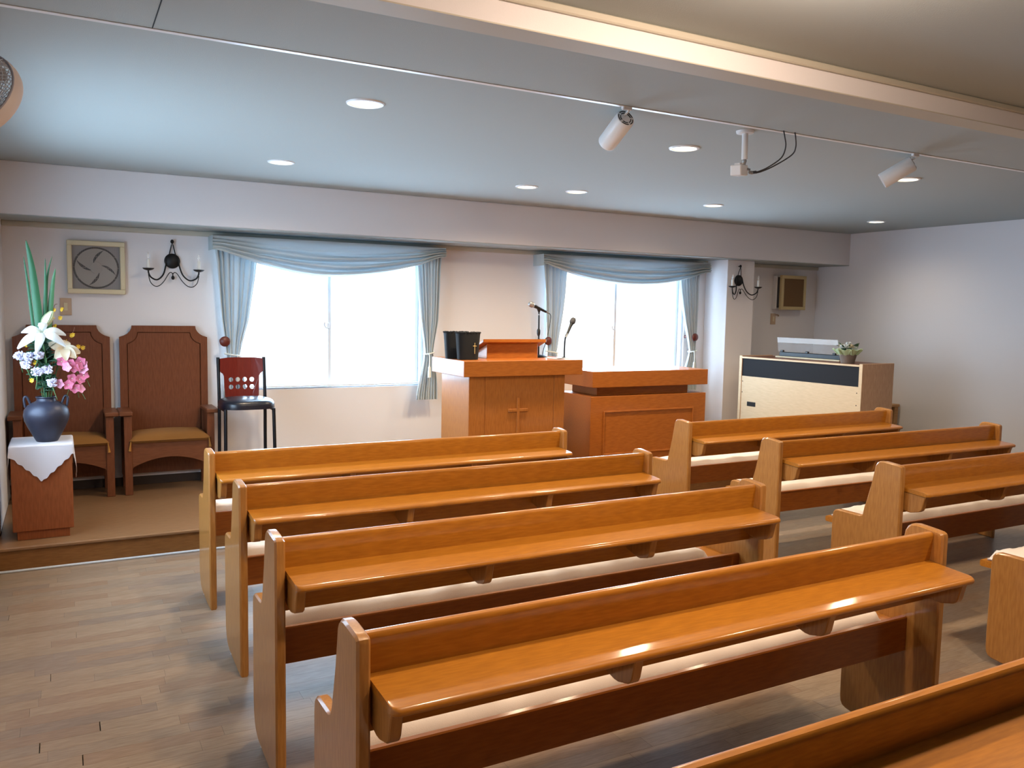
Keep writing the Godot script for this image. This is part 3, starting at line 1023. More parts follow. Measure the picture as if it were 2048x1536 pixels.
func build_thrones():
	var proto: Node3D
	for k in 2:
		var lab: String = ["high backed wooden armchair with gold seat pad beside the window", "high backed wooden armchair behind the vase of flowers"][k]
		var at := Vector3(1.725 - 0.685 * k, DECK, 0.0)
		if k == 1:
			dup(proto, "throne_chair", lab, at)
			continue
		var t := thing("throne_chair", lab, "chair", at, 0.0, "pair of high backed chairs on the platform")
		proto = t
		# local x centred, back at z 0.02..0.07, front at z 0.375; y from the deck
		var yb := func(y: float) -> float: return y - DECK
		var rim := PackedVector2Array()
		var w := 0.311
		var tw := 0.224
		var yt: float = yb.call(1.367)
		var yn: float = yb.call(1.281)
		rim.append(Vector2(-w, 0.10)); rim.append(Vector2(w, 0.10)); rim.append(Vector2(w, yn))
		for i in range(1, 6):
			var a := PI / 2 * i / 6.0
			rim.append(Vector2(w + 0.02 - (w + 0.02 - tw) * sin(a) * 1.0 + 0.0, yn + (yt - yn) * (1.0 - cos(a))))
		rim.append(Vector2(tw, yt)); rim.append(Vector2(-tw, yt))
		for i in range(5, 0, -1):
			var a := PI / 2 * i / 6.0
			rim.append(Vector2(-(w + 0.02 - (w + 0.02 - tw) * sin(a)), yn + (yt - yn) * (1.0 - cos(a))))
		rim.append(Vector2(-w, yn))
		var m := MB.new()
		m.prism(rim, 0.028, Transform3D(Basis(), Vector3(0, 0, 0.02)), 0.004)
		obj("back_board", m, M.throne_y, t)
		# raised frame round the panel: built as border pieces following the outline
		var inr := PackedVector2Array()
		for q in rim:
			inr.append(Vector2(q.x * 0.838, q.y - 0.048 if q.y > 0.2 else q.y + 0.30))
		m = MB.new()
		for i in rim.size():
			var j := (i + 1) % rim.size()
			var A := Vector3(rim[i].x, rim[i].y, 0.048); var B := Vector3(rim[j].x, rim[j].y, 0.048)
			var C := Vector3(inr[j].x, inr[j].y, 0.048); var D := Vector3(inr[i].x, inr[i].y, 0.048)
			var up := Vector3(0, 0, 0.016)
			m.quad(A + up, B + up, C + up, D + up)
			m.face([D, D + up, C + up, C], (A + B) / 2 + up / 2)
			m.face([A, A + up, B + up, B], (C + D) / 2 + up / 2)
		obj("back_frame", m, M.throne_y, t)
		m = MB.new()
		var pin := PackedVector2Array()
		for q in inr: pin.append(Vector2(q.x * 0.985, q.y - 0.004 if q.y > 0.5 else q.y + 0.004))
		m.prism(pin, 0.010, Transform3D(Basis(), Vector3(0, 0, 0.0478)), 0.003)
		obj("back_panel", m, M.throne_y, t)
		for s in [-1.0, 1.0]:
			obj("leg", sspan(Vector3(s * 0.258, 0.0, 0.325), Vector3(s * 0.310, yb.call(0.725), 0.375), 0.003), M.throne_y, t)
			obj("leg", sspan(Vector3(s * 0.255, 0.0, 0.02), Vector3(s * 0.305, 0.4, 0.066), 0.003), M.throne_y, t)
			m = MB.new()
			m.span(Vector3(s * 0.252, yb.call(0.725), 0.066), Vector3(s * 0.3415, yb.call(0.755), 0.395), 0.006)
			obj("armrest", m, M.throne_x, t)
			obj("side_panel", sspan(Vector3(s * 0.276, 0.20, 0.066), Vector3(s * 0.292, yb.call(0.725), 0.325), 0.001), M.throne_y, t)
		m = MB.new()
		var ap := PackedVector2Array([Vector2(-0.258, yb.call(0.535)), Vector2(-0.258, yb.call(0.335))])
		for i in 13:
			var u := -1.0 + 2.0 * i / 12.0
			ap.append(Vector2(u * 0.248, yb.call(0.348) + 0.062 * (1.0 - u * u)))
		ap.append(Vector2(0.258, yb.call(0.335))); ap.append(Vector2(0.258, yb.call(0.535)))
		m.prism(ap, 0.022, Transform3D(Basis(), Vector3(0, 0, 0.345)), 0.002)
		obj("apron", m, M.throne_x, t)
		obj("seat_board", sspan(Vector3(-0.276, yb.call(0.50), 0.066), Vector3(0.276, yb.call(0.522), 0.345), 0.002), M.throne_x, t)
		m = MB.new()
		m.sheet(func(u, v):
			var x: float = lerpf(-0.274, 0.274, u)
			var z: float = lerpf(0.072, 0.392, v)
			var e: float = minf(minf(u, 1.0 - u) / 0.12, minf(v, 1.0 - v) / 0.16)
			var h := 0.040 * sqrt(clampf(e, 0.0, 1.0)) + 0.022 * sin(PI * u) * sin(PI * v)
			return Vector3(x, yb.call(0.537) + h, z), 30, 18, 0.012)
		m.span(Vector3(-0.268, yb.call(0.522), 0.08), Vector3(0.268, yb.call(0.545), 0.385), 0.008)
		var c := obj("seat_pad", m, M.gold_cloth, t)
		m = MB.new()
		for s in [-1.0, 1.0]:
			m.tube([Vector3(s * 0.268, yb.call(0.54), 0.391), Vector3(s * 0.273, yb.call(0.50), 0.386), Vector3(s * 0.276, yb.call(0.47), 0.384)], [0.004, 0.006, 0.010], 8)
		obj("tassel", m, M.tassel, c)

func build_high_chair():
	var t := thing("high_chair", "tall black framed chair with a pierced reddish wooden back under the window", "chair", Vector3(2.228, DECK, 0.585))
	# local x about +-0.17, back z -0.15, front z 0.15 (rotated a little in the photo); y from the deck
	var yt := 1.142 - DECK
	var m := MB.new()
	for s in [-1.0, 1.0]:
		m = MB.new()
		m.tube(smooth([Vector3(s * 0.170, 0.0, -0.16), Vector3(s * 0.168, 0.4, -0.15), Vector3(s * 0.167, 0.70, -0.145), Vector3(s * 0.167, yt, -0.18)], 5), 0.0125, 10)
		obj("leg", m, M.steel_black, t)
		m = MB.new()
		m.tube([Vector3(s * 0.178, 0.0, 0.165), Vector3(s * 0.170, 0.64, 0.14)], 0.0125, 10)
		obj("leg", m, M.steel_black, t)
		m = MB.new()
		m.tube([Vector3(s * 0.170, 0.63, -0.15), Vector3(s * 0.170, 0.63, 0.145)], 0.011, 8)
		m.tube([Vector3(s * 0.172, 0.22, -0.155), Vector3(s * 0.175, 0.22, 0.155)], 0.009, 8)
		obj("side_rail", m, M.steel_black, t)
	m = MB.new()
	m.tube([Vector3(-0.175, 0.28, 0.153), Vector3(0.175, 0.28, 0.153)], 0.009, 8)
	obj("foot_rail", m, M.steel_black, t)
	# seat pad, round cornered and domed
	m = MB.new()
	var top := []
	m.sheet(func(u, v):
		var a: float = TAU * u
		var p := Vector2(cos(a), sin(a))
		var r := pow(pow(absf(p.x), 3.2) + pow(absf(p.y), 3.2), -1.0 / 3.2)
		var prof := [[1.0, 0.0], [1.0, 0.02], [0.985, 0.04], [0.93, 0.055], [0.75, 0.066], [0.4, 0.073], [0.0, 0.075]]
		var i := clampi(int(v * 6.0), 0, 5)
		var f: float = v * 6.0 - i
		var rr: float = lerpf(prof[i][0], prof[i + 1][0], f)
		return Vector3(p.x * r * 0.19 * rr, 0.64 + lerpf(prof[i][1], prof[i + 1][1], f), 0.01 - p.y * r * 0.195 * rr), 48, 12, 0.002)
	m.lathe([Vector2(0.0, 0.640), Vector2(0.17, 0.640), Vector2(0.17, 0.655), Vector2(0.0, 0.655)], 24)
	obj("seat", m, M.seat_black, t)
	# curved back with a shaped outline and two rows of holes, cut from one sheet
	var poly := V2([-0.155, yt - 0.008, -0.10, yt - 0.002, 0.0, yt, 0.10, yt - 0.002, 0.155, yt - 0.008, 0.157, yt - 0.10, 0.150, yt - 0.112, 0.137, yt - 0.122, 0.128, yt - 0.14, 0.124, yt - 0.28, 0.12, 0.70, -0.12, 0.70, -0.124, yt - 0.28, -0.128, yt - 0.14, -0.137, yt - 0.122, -0.150, yt - 0.112, -0.157, yt - 0.10])
	var m2 := MB.new()
	var xs := [-0.2, -0.0765, -0.0255, 0.0255, 0.0765, 0.2]
	for i in 5:
		var parts: Array = Geometry2D.intersect_polygons(poly, V2([xs[i], 0.5, xs[i + 1], 0.5, xs[i + 1], 1.2, xs[i], 1.2]))
		for r in 2:
			for c in 4:
				var ring := PackedVector2Array()
				for k in 18: ring.append(Vector2(-0.0765 + 0.051 * c + 0.0175 * cos(TAU * k / 18.0), yt - 0.168 - 0.055 * r + 0.0175 * sin(TAU * k / 18.0)))
				var cut := []
				for q in parts: cut.append_array(Geometry2D.clip_polygons(q, ring))
				parts = cut
		for q in parts: m2.prism(q, 0.012, Transform3D(), 0.0)
	var arr := m2.done().surface_get_arrays(0)
	var vs: PackedVector3Array = arr[Mesh.ARRAY_VERTEX]
	var ix = arr[Mesh.ARRAY_INDEX]
	var order: Array = Array(ix) if ix != null and ix.size() > 0 else range(vs.size())
	var st := SurfaceTool.new()
	st.begin(Mesh.PRIMITIVE_TRIANGLES)
	st.set_smooth_group(-1)
	for i in order:
		var q: Vector3 = vs[i]
		st.add_vertex(Vector3(q.x, q.y, q.z - 0.175 - 0.035 * (1.0 - pow(q.x / 0.16, 2.0)) + (yt - q.y) * 0.09))
	st.generate_normals()
	obj("backrest", st.commit(), M.chair_red, t)

func build_organ():
	var t := thing("organ", "pale wooden electric organ seen from behind, with a black speaker strip", "organ", Vector3(7.124, 0, 0.551), -1.5028)
	# local x runs along the back panel, local z out of it, y up from the floor
	var W := 1.413
	var e := 0.033
	for k in 2:
		var x := 0.0 if k == 0 else W - e
		obj("side_panel", sspan(Vector3(x, 0.0, -0.46), Vector3(x + e, 1.12, 0.0), 0.003), M.beech_side, t)
		obj("edge_strip", sspan(Vector3(x, 0.0, 0.0), Vector3(x + e, 1.12, 0.004), 0.001), M.beech, t)
	obj("top_board", sspan(Vector3(e, 1.092, -0.44), Vector3(W - e, 1.113, 0.0), 0.003), M.walnut, t)
	obj("front_edge", sspan(Vector3(e, 1.094, 0.0), Vector3(W - e, 1.111, 0.005), 0.001), M.beech, t)
	obj("speaker_strip", sspan(Vector3(e, 0.915, -0.02), Vector3(W - e, 1.092, -0.006), 0.001), M.speaker_cloth, t)
	var m := MB.new()
	m.span(Vector3(e, 0.06, -0.02), Vector3(W - e, 0.915, -0.002), 0.001)
	var b := obj("back_panel", m, M.beech, t)
	for x in [0.172, 1.262]:
		obj("hand_slot", sspan(Vector3(x - 0.055, 0.614, -0.003), Vector3(x + 0.055, 0.659, 0.0005), 0.002), M.black, b)
	for x in [0.048, W - 0.048]:
		for y in [0.86, 0.75, 0.42, 0.12]:
			m = MB.new()
			m.lathe([Vector2(0.0, 0.0), Vector2(0.005, 0.0), Vector2(0.005, 0.002), Vector2(0.0, 0.003)], 8, Transform3D(Basis(Vector3.RIGHT, PI / 2), Vector3(x, y, -0.002)))
			obj("screw", m, M.vent, b)
	# music rest
	obj("ledge", sspan(Vector3(0.25, 1.113, -0.31), Vector3(1.0, 1.127, -0.235), 0.003), M.ivory, t)
	obj("key_cover", sspan(Vector3(0.285, 1.127, -0.30), Vector3(0.995, 1.170, -0.25), 0.004), M.black, t)
	m = MB.new()
	m.prism(V2([0.24, 1.17, 0.225, 1.312, 0.935, 1.312, 0.96, 1.17]), 0.005, Transform3D(Basis(), Vector3(0, 0, -0.29)), 0.001)
	obj("music_rest", m, M.acrylic, t)
	m = MB.new()
	m.prism(V2([0.2305, 1.262, 0.225, 1.3125, 0.935, 1.3125, 0.9435, 1.262]), 0.001, Transform3D(Basis(), Vector3(0, 0, -0.2845)), 0.0)
	obj("music_rest_edge", m, M.frosted, t)
	for x in [0.30, 0.60, 0.91]:
		obj("clip", sbox(Vector3(x, 1.177, -0.28), Vector3(0.03, 0.02, 0.025), 0.002), M.black, t)

	# basket pot with white flowers
	t = thing("flower_pot", "small grey basket pot of white flowers and leaves on the organ", "potted plant", Vector3(7.30, 1.1135, 1.73))
	m = MB.new()
	m.lathe([Vector2(0.0, 0.0), Vector2(0.058, 0.0), Vector2(0.064, 0.03), Vector2(0.080, 0.09), Vector2(0.084, 0.094), Vector2(0.078, 0.094), Vector2(0.0, 0.085)], 24)
	obj("pot", m, M.pot, t)
	var rng := RandomNumberGenerator.new()
	rng.seed = 5
	m = MB.new()
	for k in 7:
		var a := TAU * k / 7.0
		var dir := Vector3(cos(a), 0, sin(a))
		m.sheet(func(u, v): return dir * (0.07 + 0.05 * u) + dir.cross(Vector3.UP) * (v - 0.5) * 0.10 * (1.0 + u * 0.2) + Vector3(0, 0.075 + 0.05 * u + 0.008 * sin(v * 9.0), 0), 5, 6, 0.002)
	obj("wrap", m, M.tulle, t)
	for k in 9:
		var a := TAU * k / 9.0
		var r := 0.0 if k == 8 else 0.055
		m = MB.new()
		rose(m, Vector3(r * cos(a), 0.165 - r * 0.5 + rng.randf() * 0.02, r * sin(a)), 0.026, rng)
		obj("bloom", m, M.lily if k % 3 else M.cream, t)
	for k in 14:
		var a := rng.randf() * TAU
		var r := 0.03 + 0.06 * rng.randf()
		m = MB.new()
		var p0 := Vector3(r * 0.5 * cos(a), 0.10, r * 0.5 * sin(a))
		petal(m, p0, p0 + Vector3(cos(a) * 0.06, 0.055 + 0.03 * rng.randf(), sin(a) * 0.06), 0.026, Vector3(0, 1, 0), 0.01, 0.3)
		obj("leaf", m, M.leaf_light if k % 2 else M.leaf, t)

	# organ bench near the right wall
	t = thing("organ_bench", "light wooden organ bench end showing behind the front right bench", "bench", Vector3(8.50, 0, 1.05))
	obj("seat", sspan(Vector3(-0.21, 0.60, -0.16), Vector3(0.265, 0.628, 0.16), 0.004), M.stool_wood, t)
	obj("side_board", sspan(Vector3(0.20, 0.0, -0.15), Vector3(0.255, 0.60, 0.15), 0.003), M.stool_wood, t)
	obj("side_board", sspan(Vector3(-0.20, 0.0, -0.15), Vector3(-0.165, 0.60, 0.15), 0.003), M.stool_wood, t)
	obj("stretcher", sspan(Vector3(-0.165, 0.30, -0.02), Vector3(0.20, 0.42, 0.0), 0.002), M.stool_wood, t)

func rose(m: MB, c: Vector3, r: float, rng: RandomNumberGenerator):
	for k in 9:
		var a := k * 2.4
		var tl := 0.25 + 0.75 * k / 8.0
		var out := Vector3(cos(a) * tl, 1.1 - 0.7 * tl, sin(a) * tl).normalized()
		var p0 := c - Vector3(0, r * 0.5, 0)
		petal(m, p0, c + out * r * (0.6 + 0.4 * tl), r * 1.3, Vector3(cos(a), 0.2, sin(a)), r * 0.35, 0.4)

func petal(m: MB, p0: Vector3, p1: Vector3, w: float, up: Vector3, lift: float, cup := 0.2, nu := 6, nv := 4, th := 0.0015):
	var d := p1 - p0
	var side := d.cross(up).normalized()
	var nrm := side.cross(d).normalized()
	m.sheet(func(u, v):
		var ww: float = w * pow(sin(PI * clampf(0.06 + 0.9 * pow(u, 0.9), 0.0, 1.0)), 0.8)
		var s: float = (v - 0.5)
		return p0 + d * u + nrm * (lift * sin(PI * u) + cup * w * s * s * 4.0 * 0.5) + side * ww * s, nu, nv, th)

# ---------------------------------------------------------------- windows dressing
func curtain_panel(k: int, left: bool, label: String):
	# tables of [y, outer x, inner x]
	var xa: float = WIN[k][0]
	var xb: float = WIN[k][1]
	var tab: Array
	if k == 0 and left: tab = [[2.02, 2.09, 2.43], [1.87, 2.105, 2.41], [1.42, 2.135, 2.343], [1.16, 2.165, 2.275], [1.10, 2.165, 2.27], [0.95, 2.15, 2.30], [0.735, 2.13, 2.33]]
	elif k == 0: tab = [[2.02, 3.985, 3.74], [1.87, 3.975, 3.757], [1.436, 3.955, 3.797], [1.17, 3.912, 3.838], [1.13, 3.912, 3.836], [0.95, 3.945, 3.80], [0.735, 3.958, 3.762]]
	elif left: tab = [[2.02, 5.03, 5.31], [1.87, 5.04, 5.293], [1.60, 5.06, 5.268], [1.17, 5.085, 5.199], [1.12, 5.085, 5.19], [0.95, 5.06, 5.21], [0.735, 5.04, 5.23]]
	else: tab = [[2.02, 6.92, 6.645], [1.87, 6.905, 6.662], [1.50, 6.90, 6.735], [1.17, 6.888, 6.818], [1.12, 6.888, 6.818], [0.95, 6.91, 6.77], [0.735, 6.92, 6.74]]
	var ta := []
	var tb := []
	for r in tab:
		ta.append([2.02 - r[0], r[1]])
		tb.append([2.02 - r[0], r[2]])
	var t := thing("curtain", label, "curtain", Vector3(0, 0, 0), 0.0, "tied back curtains at the front windows")
	var m := MB.new()
	var np := 8.0 if k == 0 or not left else 7.0
	m.sheet(func(u, v):
		var y: float = lerpf(2.02, 0.735, v)
		var o := interp(ta, 2.02 - y)
		var i := interp(tb, 2.02 - y)
		var w := absf(i - o)
		var tie := exp(-pow((y - 1.145) / 0.10, 2.0))
		var amp := lerpf(0.020, 0.013, tie) * (0.75 + 0.25 * sin(u * 11.0 + k * 2.0))
		var ph: float = np * TAU * u + 1.2 * sin(v * 3.0 + u * 4.0)
		return Vector3(lerpf(o, i, u) + 0.004 * sin(ph * 0.5), y, 0.125 + amp * sin(ph) + 0.012 * tie * sin(PI * u)), 90, 40, 0.003)
	obj("cloth", m, M.curtain, t)
	var yo := 1.145
	var o := interp(ta, 2.02 - yo)
	var i := interp(tb, 2.02 - yo)
	m = MB.new()
	var pts := []
	for q in 25:
		var a := TAU * q / 24.0
		pts.append(Vector3((o + i) / 2 + (absf(o - i) / 2 + 0.012) * cos(a), yo + 0.01 * cos(a) * (1.0 if left else -1.0) * -1.0, 0.13 + 0.044 * sin(a)))
	m.tube(pts, 0.0065, 7, false)
	var cx: float = lerpf(i, o, 0.25)
	m.tube(smooth([Vector3(cx, yo, 0.178), Vector3(cx + 0.004, yo - 0.06, 0.182), Vector3(cx + 0.002, yo - 0.12, 0.182)], 4), 0.005, 7)
	m.lathe([Vector2(0.0, 0.0), Vector2(0.016, 0.0), Vector2(0.015, 0.05), Vector2(0.011, 0.075), Vector2(0.013, 0.085), Vector2(0.006, 0.098), Vector2(0.0, 0.1)], 14, Transform3D(Basis(), Vector3(cx + 0.002, yo - 0.21, 0.182)))
	obj("tie_cord", m, M.cord, t)

func swag(k: int, label: String):
	var bot: Array
	var x0: float
	var x1: float
	if k == 0:
		x0 = 2.063; x1 = 3.998
		bot = [[0.0, 1.954], [0.104, 1.903], [0.177, 1.857], [0.336, 1.795], [0.473, 1.778], [0.66, 1.815], [0.865, 1.903], [1.0, 1.985]]
	else:
		x0 = 4.983; x1 = 7.0
		bot = [[0.0, 1.972], [0.05, 1.945], [0.152, 1.886], [0.26, 1.842], [0.43, 1.806], [0.565, 1.808], [0.69, 1.832], [0.83, 1.888], [1.0, 1.965]]
	var t := thing("swag_valance", label, "curtain", Vector3.ZERO, 0.0, "draped swags over the front windows")
	var m := MB.new()
	m.sheet(func(u, v):
		var yb := interp(bot, u)
		var yt := 2.062
		var y: float = lerpf(yt, yb, v)
		var e := sin(PI * clampf(u, 0.0, 1.0))
		var sh := pow(e, 0.5)
		# the cloth hangs in folds that follow the sagging edge
		var fold := 0.030 * sh * smoothstep(0.22, 0.5, v) * sin(TAU * 3.6 * pow(v, 1.5) + 0.7 * sin(u * 5.0))
		var fold2 := 0.006 * sh * sin(TAU * 7.0 * v + u * 9.0) * smoothstep(0.15, 0.4, v)
		var z := 0.185 + 0.050 * sin(PI * minf(v, 1.0) * 0.6) * (0.4 + 0.6 * sh) + fold + fold2 + (1.0 - sh) * 0.012 * sin(v * 26.0)
		return Vector3(lerpf(x0, x1, u), y, z), 72, 60, 0.003)
	obj("cloth", m, M.curtain, t)
	m = MB.new()
	m.span(Vector3(x0 + 0.002, 2.02, 0.008), Vector3(x1 - 0.002, 2.06, 0.175), 0.003)
	obj("pelmet_board", m, M.curtain, t)
	for s in 2:
		var x := x0 if s == 0 else x1
		m = MB.new()
		m.sheet(func(u, v): return Vector3(x + (0.004 if s == 0 else -0.004) * sin(u * 14.0), lerpf(2.06, 1.955 if s == 0 else 1.985, v), lerpf(0.01, 0.20, u)), 12, 4, 0.003)
		obj("return", m, M.curtain, t)

func build_curtains():
	swag(0, "grey blue draped swag across the wide window beside the high chair")
	swag(1, "grey draped swag across the window behind the microphones")
	curtain_panel(0, true, "tied curtain falling behind the tall black chair")
	curtain_panel(0, false, "tied curtain with white tassel between window and pulpit")
	curtain_panel(1, true, "tied curtain behind the pulpit microphone stand")
	curtain_panel(1, false, "tied curtain beside the white pillar")
	var spots := [[Vector3(2.152, 1.251, 0.0), "round reddish wooden curtain holdback above the tall black chair"], [Vector3(5.075, 1.252, 0.0), "round reddish wooden curtain holdback behind the reading stand"], [Vector3(6.86, 1.29, 0.0), "round reddish wooden curtain holdback half hidden near the pillar"]]
	for s in spots:
		var t := thing("curtain_holdback", s[1], "holdback", s[0], 0.0, "wooden curtain holdbacks")
		var m := MB.new()
		m.lathe([Vector2(0.0, 0.0), Vector2(0.016, 0.0), Vector2(0.010, 0.012), Vector2(0.008, 0.15), Vector2(0.0, 0.15)], 14, Transform3D(Basis(Vector3.RIGHT, PI / 2), Vector3.ZERO))
		obj("stem", m, M.knob, t)
		m = MB.new()
		m.lathe([Vector2(0.0, 0.148), Vector2(0.030, 0.148), Vector2(0.040, 0.158), Vector2(0.040, 0.165), Vector2(0.028, 0.176), Vector2(0.0, 0.182)], 24, Transform3D(Basis(Vector3.RIGHT, PI / 2), Vector3.ZERO))
		obj("knob", m, M.knob, t)

# ---------------------------------------------------------------- wall fittings
func sconce(at: Vector3, label: String):
	var t := thing("wall_sconce", label, "wall light", at, 0.0, "black iron wall sconces with two candle lamps")
	# local origin: centre of the round plate on the wall
	var m := MB.new()
	m.lathe([Vector2(0.0, 0.0), Vector2(0.050, 0.0), Vector2(0.057, 0.008), Vector2(0.056, 0.016), Vector2(0.040, 0.026), Vector2(0.015, 0.031), Vector2(0.0, 0.033)], 28, Transform3D(Basis(Vector3.RIGHT, PI / 2), Vector3.ZERO))
	obj("back_plate", m, M.iron, t)
	m = MB.new()
	m.tube([Vector3(-0.022, 0.045, 0.018), Vector3(-0.006, 0.118, 0.03), Vector3(0.0, 0.14, 0.032), Vector3(0.006, 0.118, 0.03), Vector3(0.024, 0.045, 0.018)], 0.0042, 7)
	m.ball(Vector3(0.0, 0.146, 0.03), Vector3(0.013, 0.016, 0.013), 12)
	m.tube([Vector3(0.0, 0.146, 0.03), Vector3(0.0, 0.146, 0.001)], 0.005, 7)
	obj("hanging_loop", m, M.iron, t)
	for s in [-1.0, 1.0]:
		m = MB.new()
		m.tube(smooth([Vector3(s * 0.040, 0.02, 0.02), Vector3(s * 0.050, -0.045, 0.032), Vector3(s * 0.072, -0.11, 0.055), Vector3(s * 0.115, -0.147, 0.08), Vector3(s * 0.158, -0.132, 0.102), Vector3(s * 0.176, -0.10, 0.11), Vector3(s * 0.178, -0.07, 0.112)], 6), 0.0058, 8)
		obj("arm", m, M.iron, t)
		m = MB.new()
		m.tube(smooth([Vector3(0.0, -0.10, 0.04), Vector3(s * 0.012, -0.088, 0.042), Vector3(s * 0.03, -0.098, 0.048), Vector3(s * 0.065, -0.155, 0.065), Vector3(s * 0.10, -0.190, 0.082), Vector3(s * 0.135, -0.195, 0.096), Vector3(s * 0.165, -0.165, 0.108), Vector3(s * 0.178, -0.11, 0.112)], 6), 0.0032, 7)
		obj("scroll", m, M.iron, t)
		var c := Vector3(s * 0.178, -0.075, 0.112)
		m = MB.new()
		m.lathe([Vector2(0.0, -0.006), Vector2(0.012, -0.006), Vector2(0.030, 0.000), Vector2(0.041, 0.009), Vector2(0.0405, 0.012), Vector2(0.028, 0.005), Vector2(0.0, 0.003)], 24, Transform3D(Basis(), c))
		var d := obj("drip_pan", m, M.iron, t)
		m = MB.new()
		m.lathe([Vector2(0.0, 0.003), Vector2(0.0125, 0.003), Vector2(0.012, 0.074), Vector2(0.009, 0.078), Vector2(0.0, 0.078)], 16, Transform3D(Basis(), c))
		obj("candle_sleeve", m, M.candle, d)
		m = MB.new()
		m.lathe([Vector2(0.0, 0.078), Vector2(0.006, 0.079), Vector2(0.0105, 0.092), Vector2(0.009, 0.108), Vector2(0.003, 0.128), Vector2(0.0, 0.132)], 14, Transform3D(Basis(), c))
		obj("bulb", m, M.bulb, d)
	m = MB.new()
	m.tube([Vector3(0, -0.092, 0.04), Vector3(0, -0.115, 0.04)], 0.004, 7)
	m.ball(Vector3(0, -0.128, 0.04), Vector3(0.0125, 0.0155, 0.0125), 12)
	obj("finial", m, M.iron, t)

func build_wall_things():
	sconce(Vector3(1.797, 1.861, 0.0), "black iron two candle sconce on the wall beside the ventilating fan")
	sconce(Vector3(7.262, 1.888, 0.33), "black iron two candle sconce on the white pillar")
	# ventilating fan
	var t := thing("ventilating_fan", "square cream ventilating fan with curved blades high on the wall", "fan", Vector3(1.275, 1.788, 0.0))
	var m := MB.new()
	for r in [[-0.191, 0.191, 0.158, 0.193], [-0.191, 0.191, -0.191, -0.156], [-0.191, -0.158, -0.156, 0.158], [0.158, 0.191, -0.156, 0.158]]:
		m.span(Vector3(r[0], r[2], 0.0), Vector3(r[1], r[3], 0.052), 0.004)
	obj("frame", m, M.ivory, t)
	m = MB.new()
	m.span(Vector3(-0.158, -0.156, 0.0), Vector3(0.158, 0.158, 0.006), 0.0)
	obj("back_plate", m, M.fan_back, t)
	m = MB.new()
	var pts := []
	for i in 41: pts.append(Vector3(0.147 * cos(TAU * i / 40.0), 0.147 * sin(TAU * i / 40.0), 0.012))
	m.tube(pts, 0.0055, 7, false)
	obj("ring", m, M.fan_dark, t)
	m = MB.new()
	m.lathe([Vector2(0.0, 0.006), Vector2(0.145, 0.006), Vector2(0.145, 0.009), Vector2(0.0, 0.009)], 36, Transform3D(Basis(Vector3.RIGHT, PI / 2), Vector3.ZERO))
	obj("duct", m, M.fan_dark, t)
	for k in 4:
		var a0 := TAU * k / 4.0 + 0.55
		m = MB.new()
		m.sheet(func(u, v):
			var r: float = 0.034 + 0.106 * u
			var gap: float = 0.36 * sin(PI * pow(u, 0.8)) * (1.0 - 0.5 * u)
			var a: float = a0 - 0.95 * u + (TAU / 4.0 - gap) * v
			return Vector3(r * cos(a), r * sin(a), 0.014 + 0.016 * v), 10, 10, 0.002)
		obj("blade", m, M.fan_blade, t)
	m = MB.new()
	m.lathe([Vector2(0.0, 0.008), Vector2(0.04, 0.008), Vector2(0.04, 0.03), Vector2(0.0, 0.036)], 24, Transform3D(Basis(Vector3.RIGHT, PI / 2), Vector3.ZERO))
	obj("hub", m, M.fan_blade, t)
	m = MB.new()
	for i in 47: m.box(Vector3(-0.154 + 0.0067 * i, 0.001, 0.046), Vector3(0.0013, 0.312, 0.002), 0.0)
	for i in 3: m.box(Vector3(0, -0.08 + 0.08 * i, 0.043), Vector3(0.314, 0.002, 0.003), 0.0)
	var gr := obj("grille", m, M.fan_blade, t)
	gr.set_meta("kind", "stuff")
	# wall unit on the right
	t = thing("wall_unit", "beige framed square wall unit with brown filter mesh above the organ", "wall unit", Vector3(8.30, 1.790, 0.0))
	obj("housing", sspan(Vector3(-0.205, -0.185, 0.0), Vector3(0.175, 0.185, 0.06), 0.003), M.white_plastic, t)
	m = MB.new()
	for r in [[-0.185, 0.20, 0.155, 0.192], [-0.185, 0.20, -0.192, -0.155], [-0.185, -0.145, -0.155, 0.155], [0.165, 0.20, -0.155, 0.155]]:
		m.span(Vector3(r[0], r[2], 0.085), Vector3(r[1], r[3], 0.122), 0.004)
	obj("frame", m, M.beige, t)
	obj("filter_mesh", sspan(Vector3(-0.145, -0.155, 0.088), Vector3(0.165, 0.155, 0.112), 0.001), M.mesh_brown, t)
	obj("spacer", sspan(Vector3(-0.19, -0.17, 0.06), Vector3(0.165, 0.17, 0.085), 0.0), M.fan_dark, t)
	# switches
	t = thing("wall_switch", "beige switch plate with a small hook below the brown wall unit", "switch", Vector3(8.122, 1.493, 0.0))
	obj("plate", sspan(Vector3(-0.037, -0.062, 0.0), Vector3(0.037, 0.062, 0.009), 0.002), M.plate, t)
	obj("rocker", sspan(Vector3(-0.012, -0.028, 0.009), Vector3(0.012, 0.028, 0.013), 0.001), M.ivory, t)
	m = MB.new()
	m.tube(smooth([Vector3(0.03, 0.045, 0.006), Vector3(0.055, 0.048, 0.012), Vector3(0.075, 0.042, 0.012), Vector3(0.078, 0.03, 0.01)], 4), 0.0065, 7)
	obj("hook", m, M.plate, t)
	t = thing("wall_switch", "beige switch plate on the wall behind the tall green blades", "switch", Vector3(1.07, 1.50, 0.0))
	obj("plate", sspan(Vector3(-0.037, -0.062, 0.0), Vector3(0.037, 0.062, 0.009), 0.002), M.plate, t)
	obj("rocker", sspan(Vector3(-0.012, -0.028, 0.009), Vector3(0.012, 0.028, 0.013), 0.001), M.ivory, t)

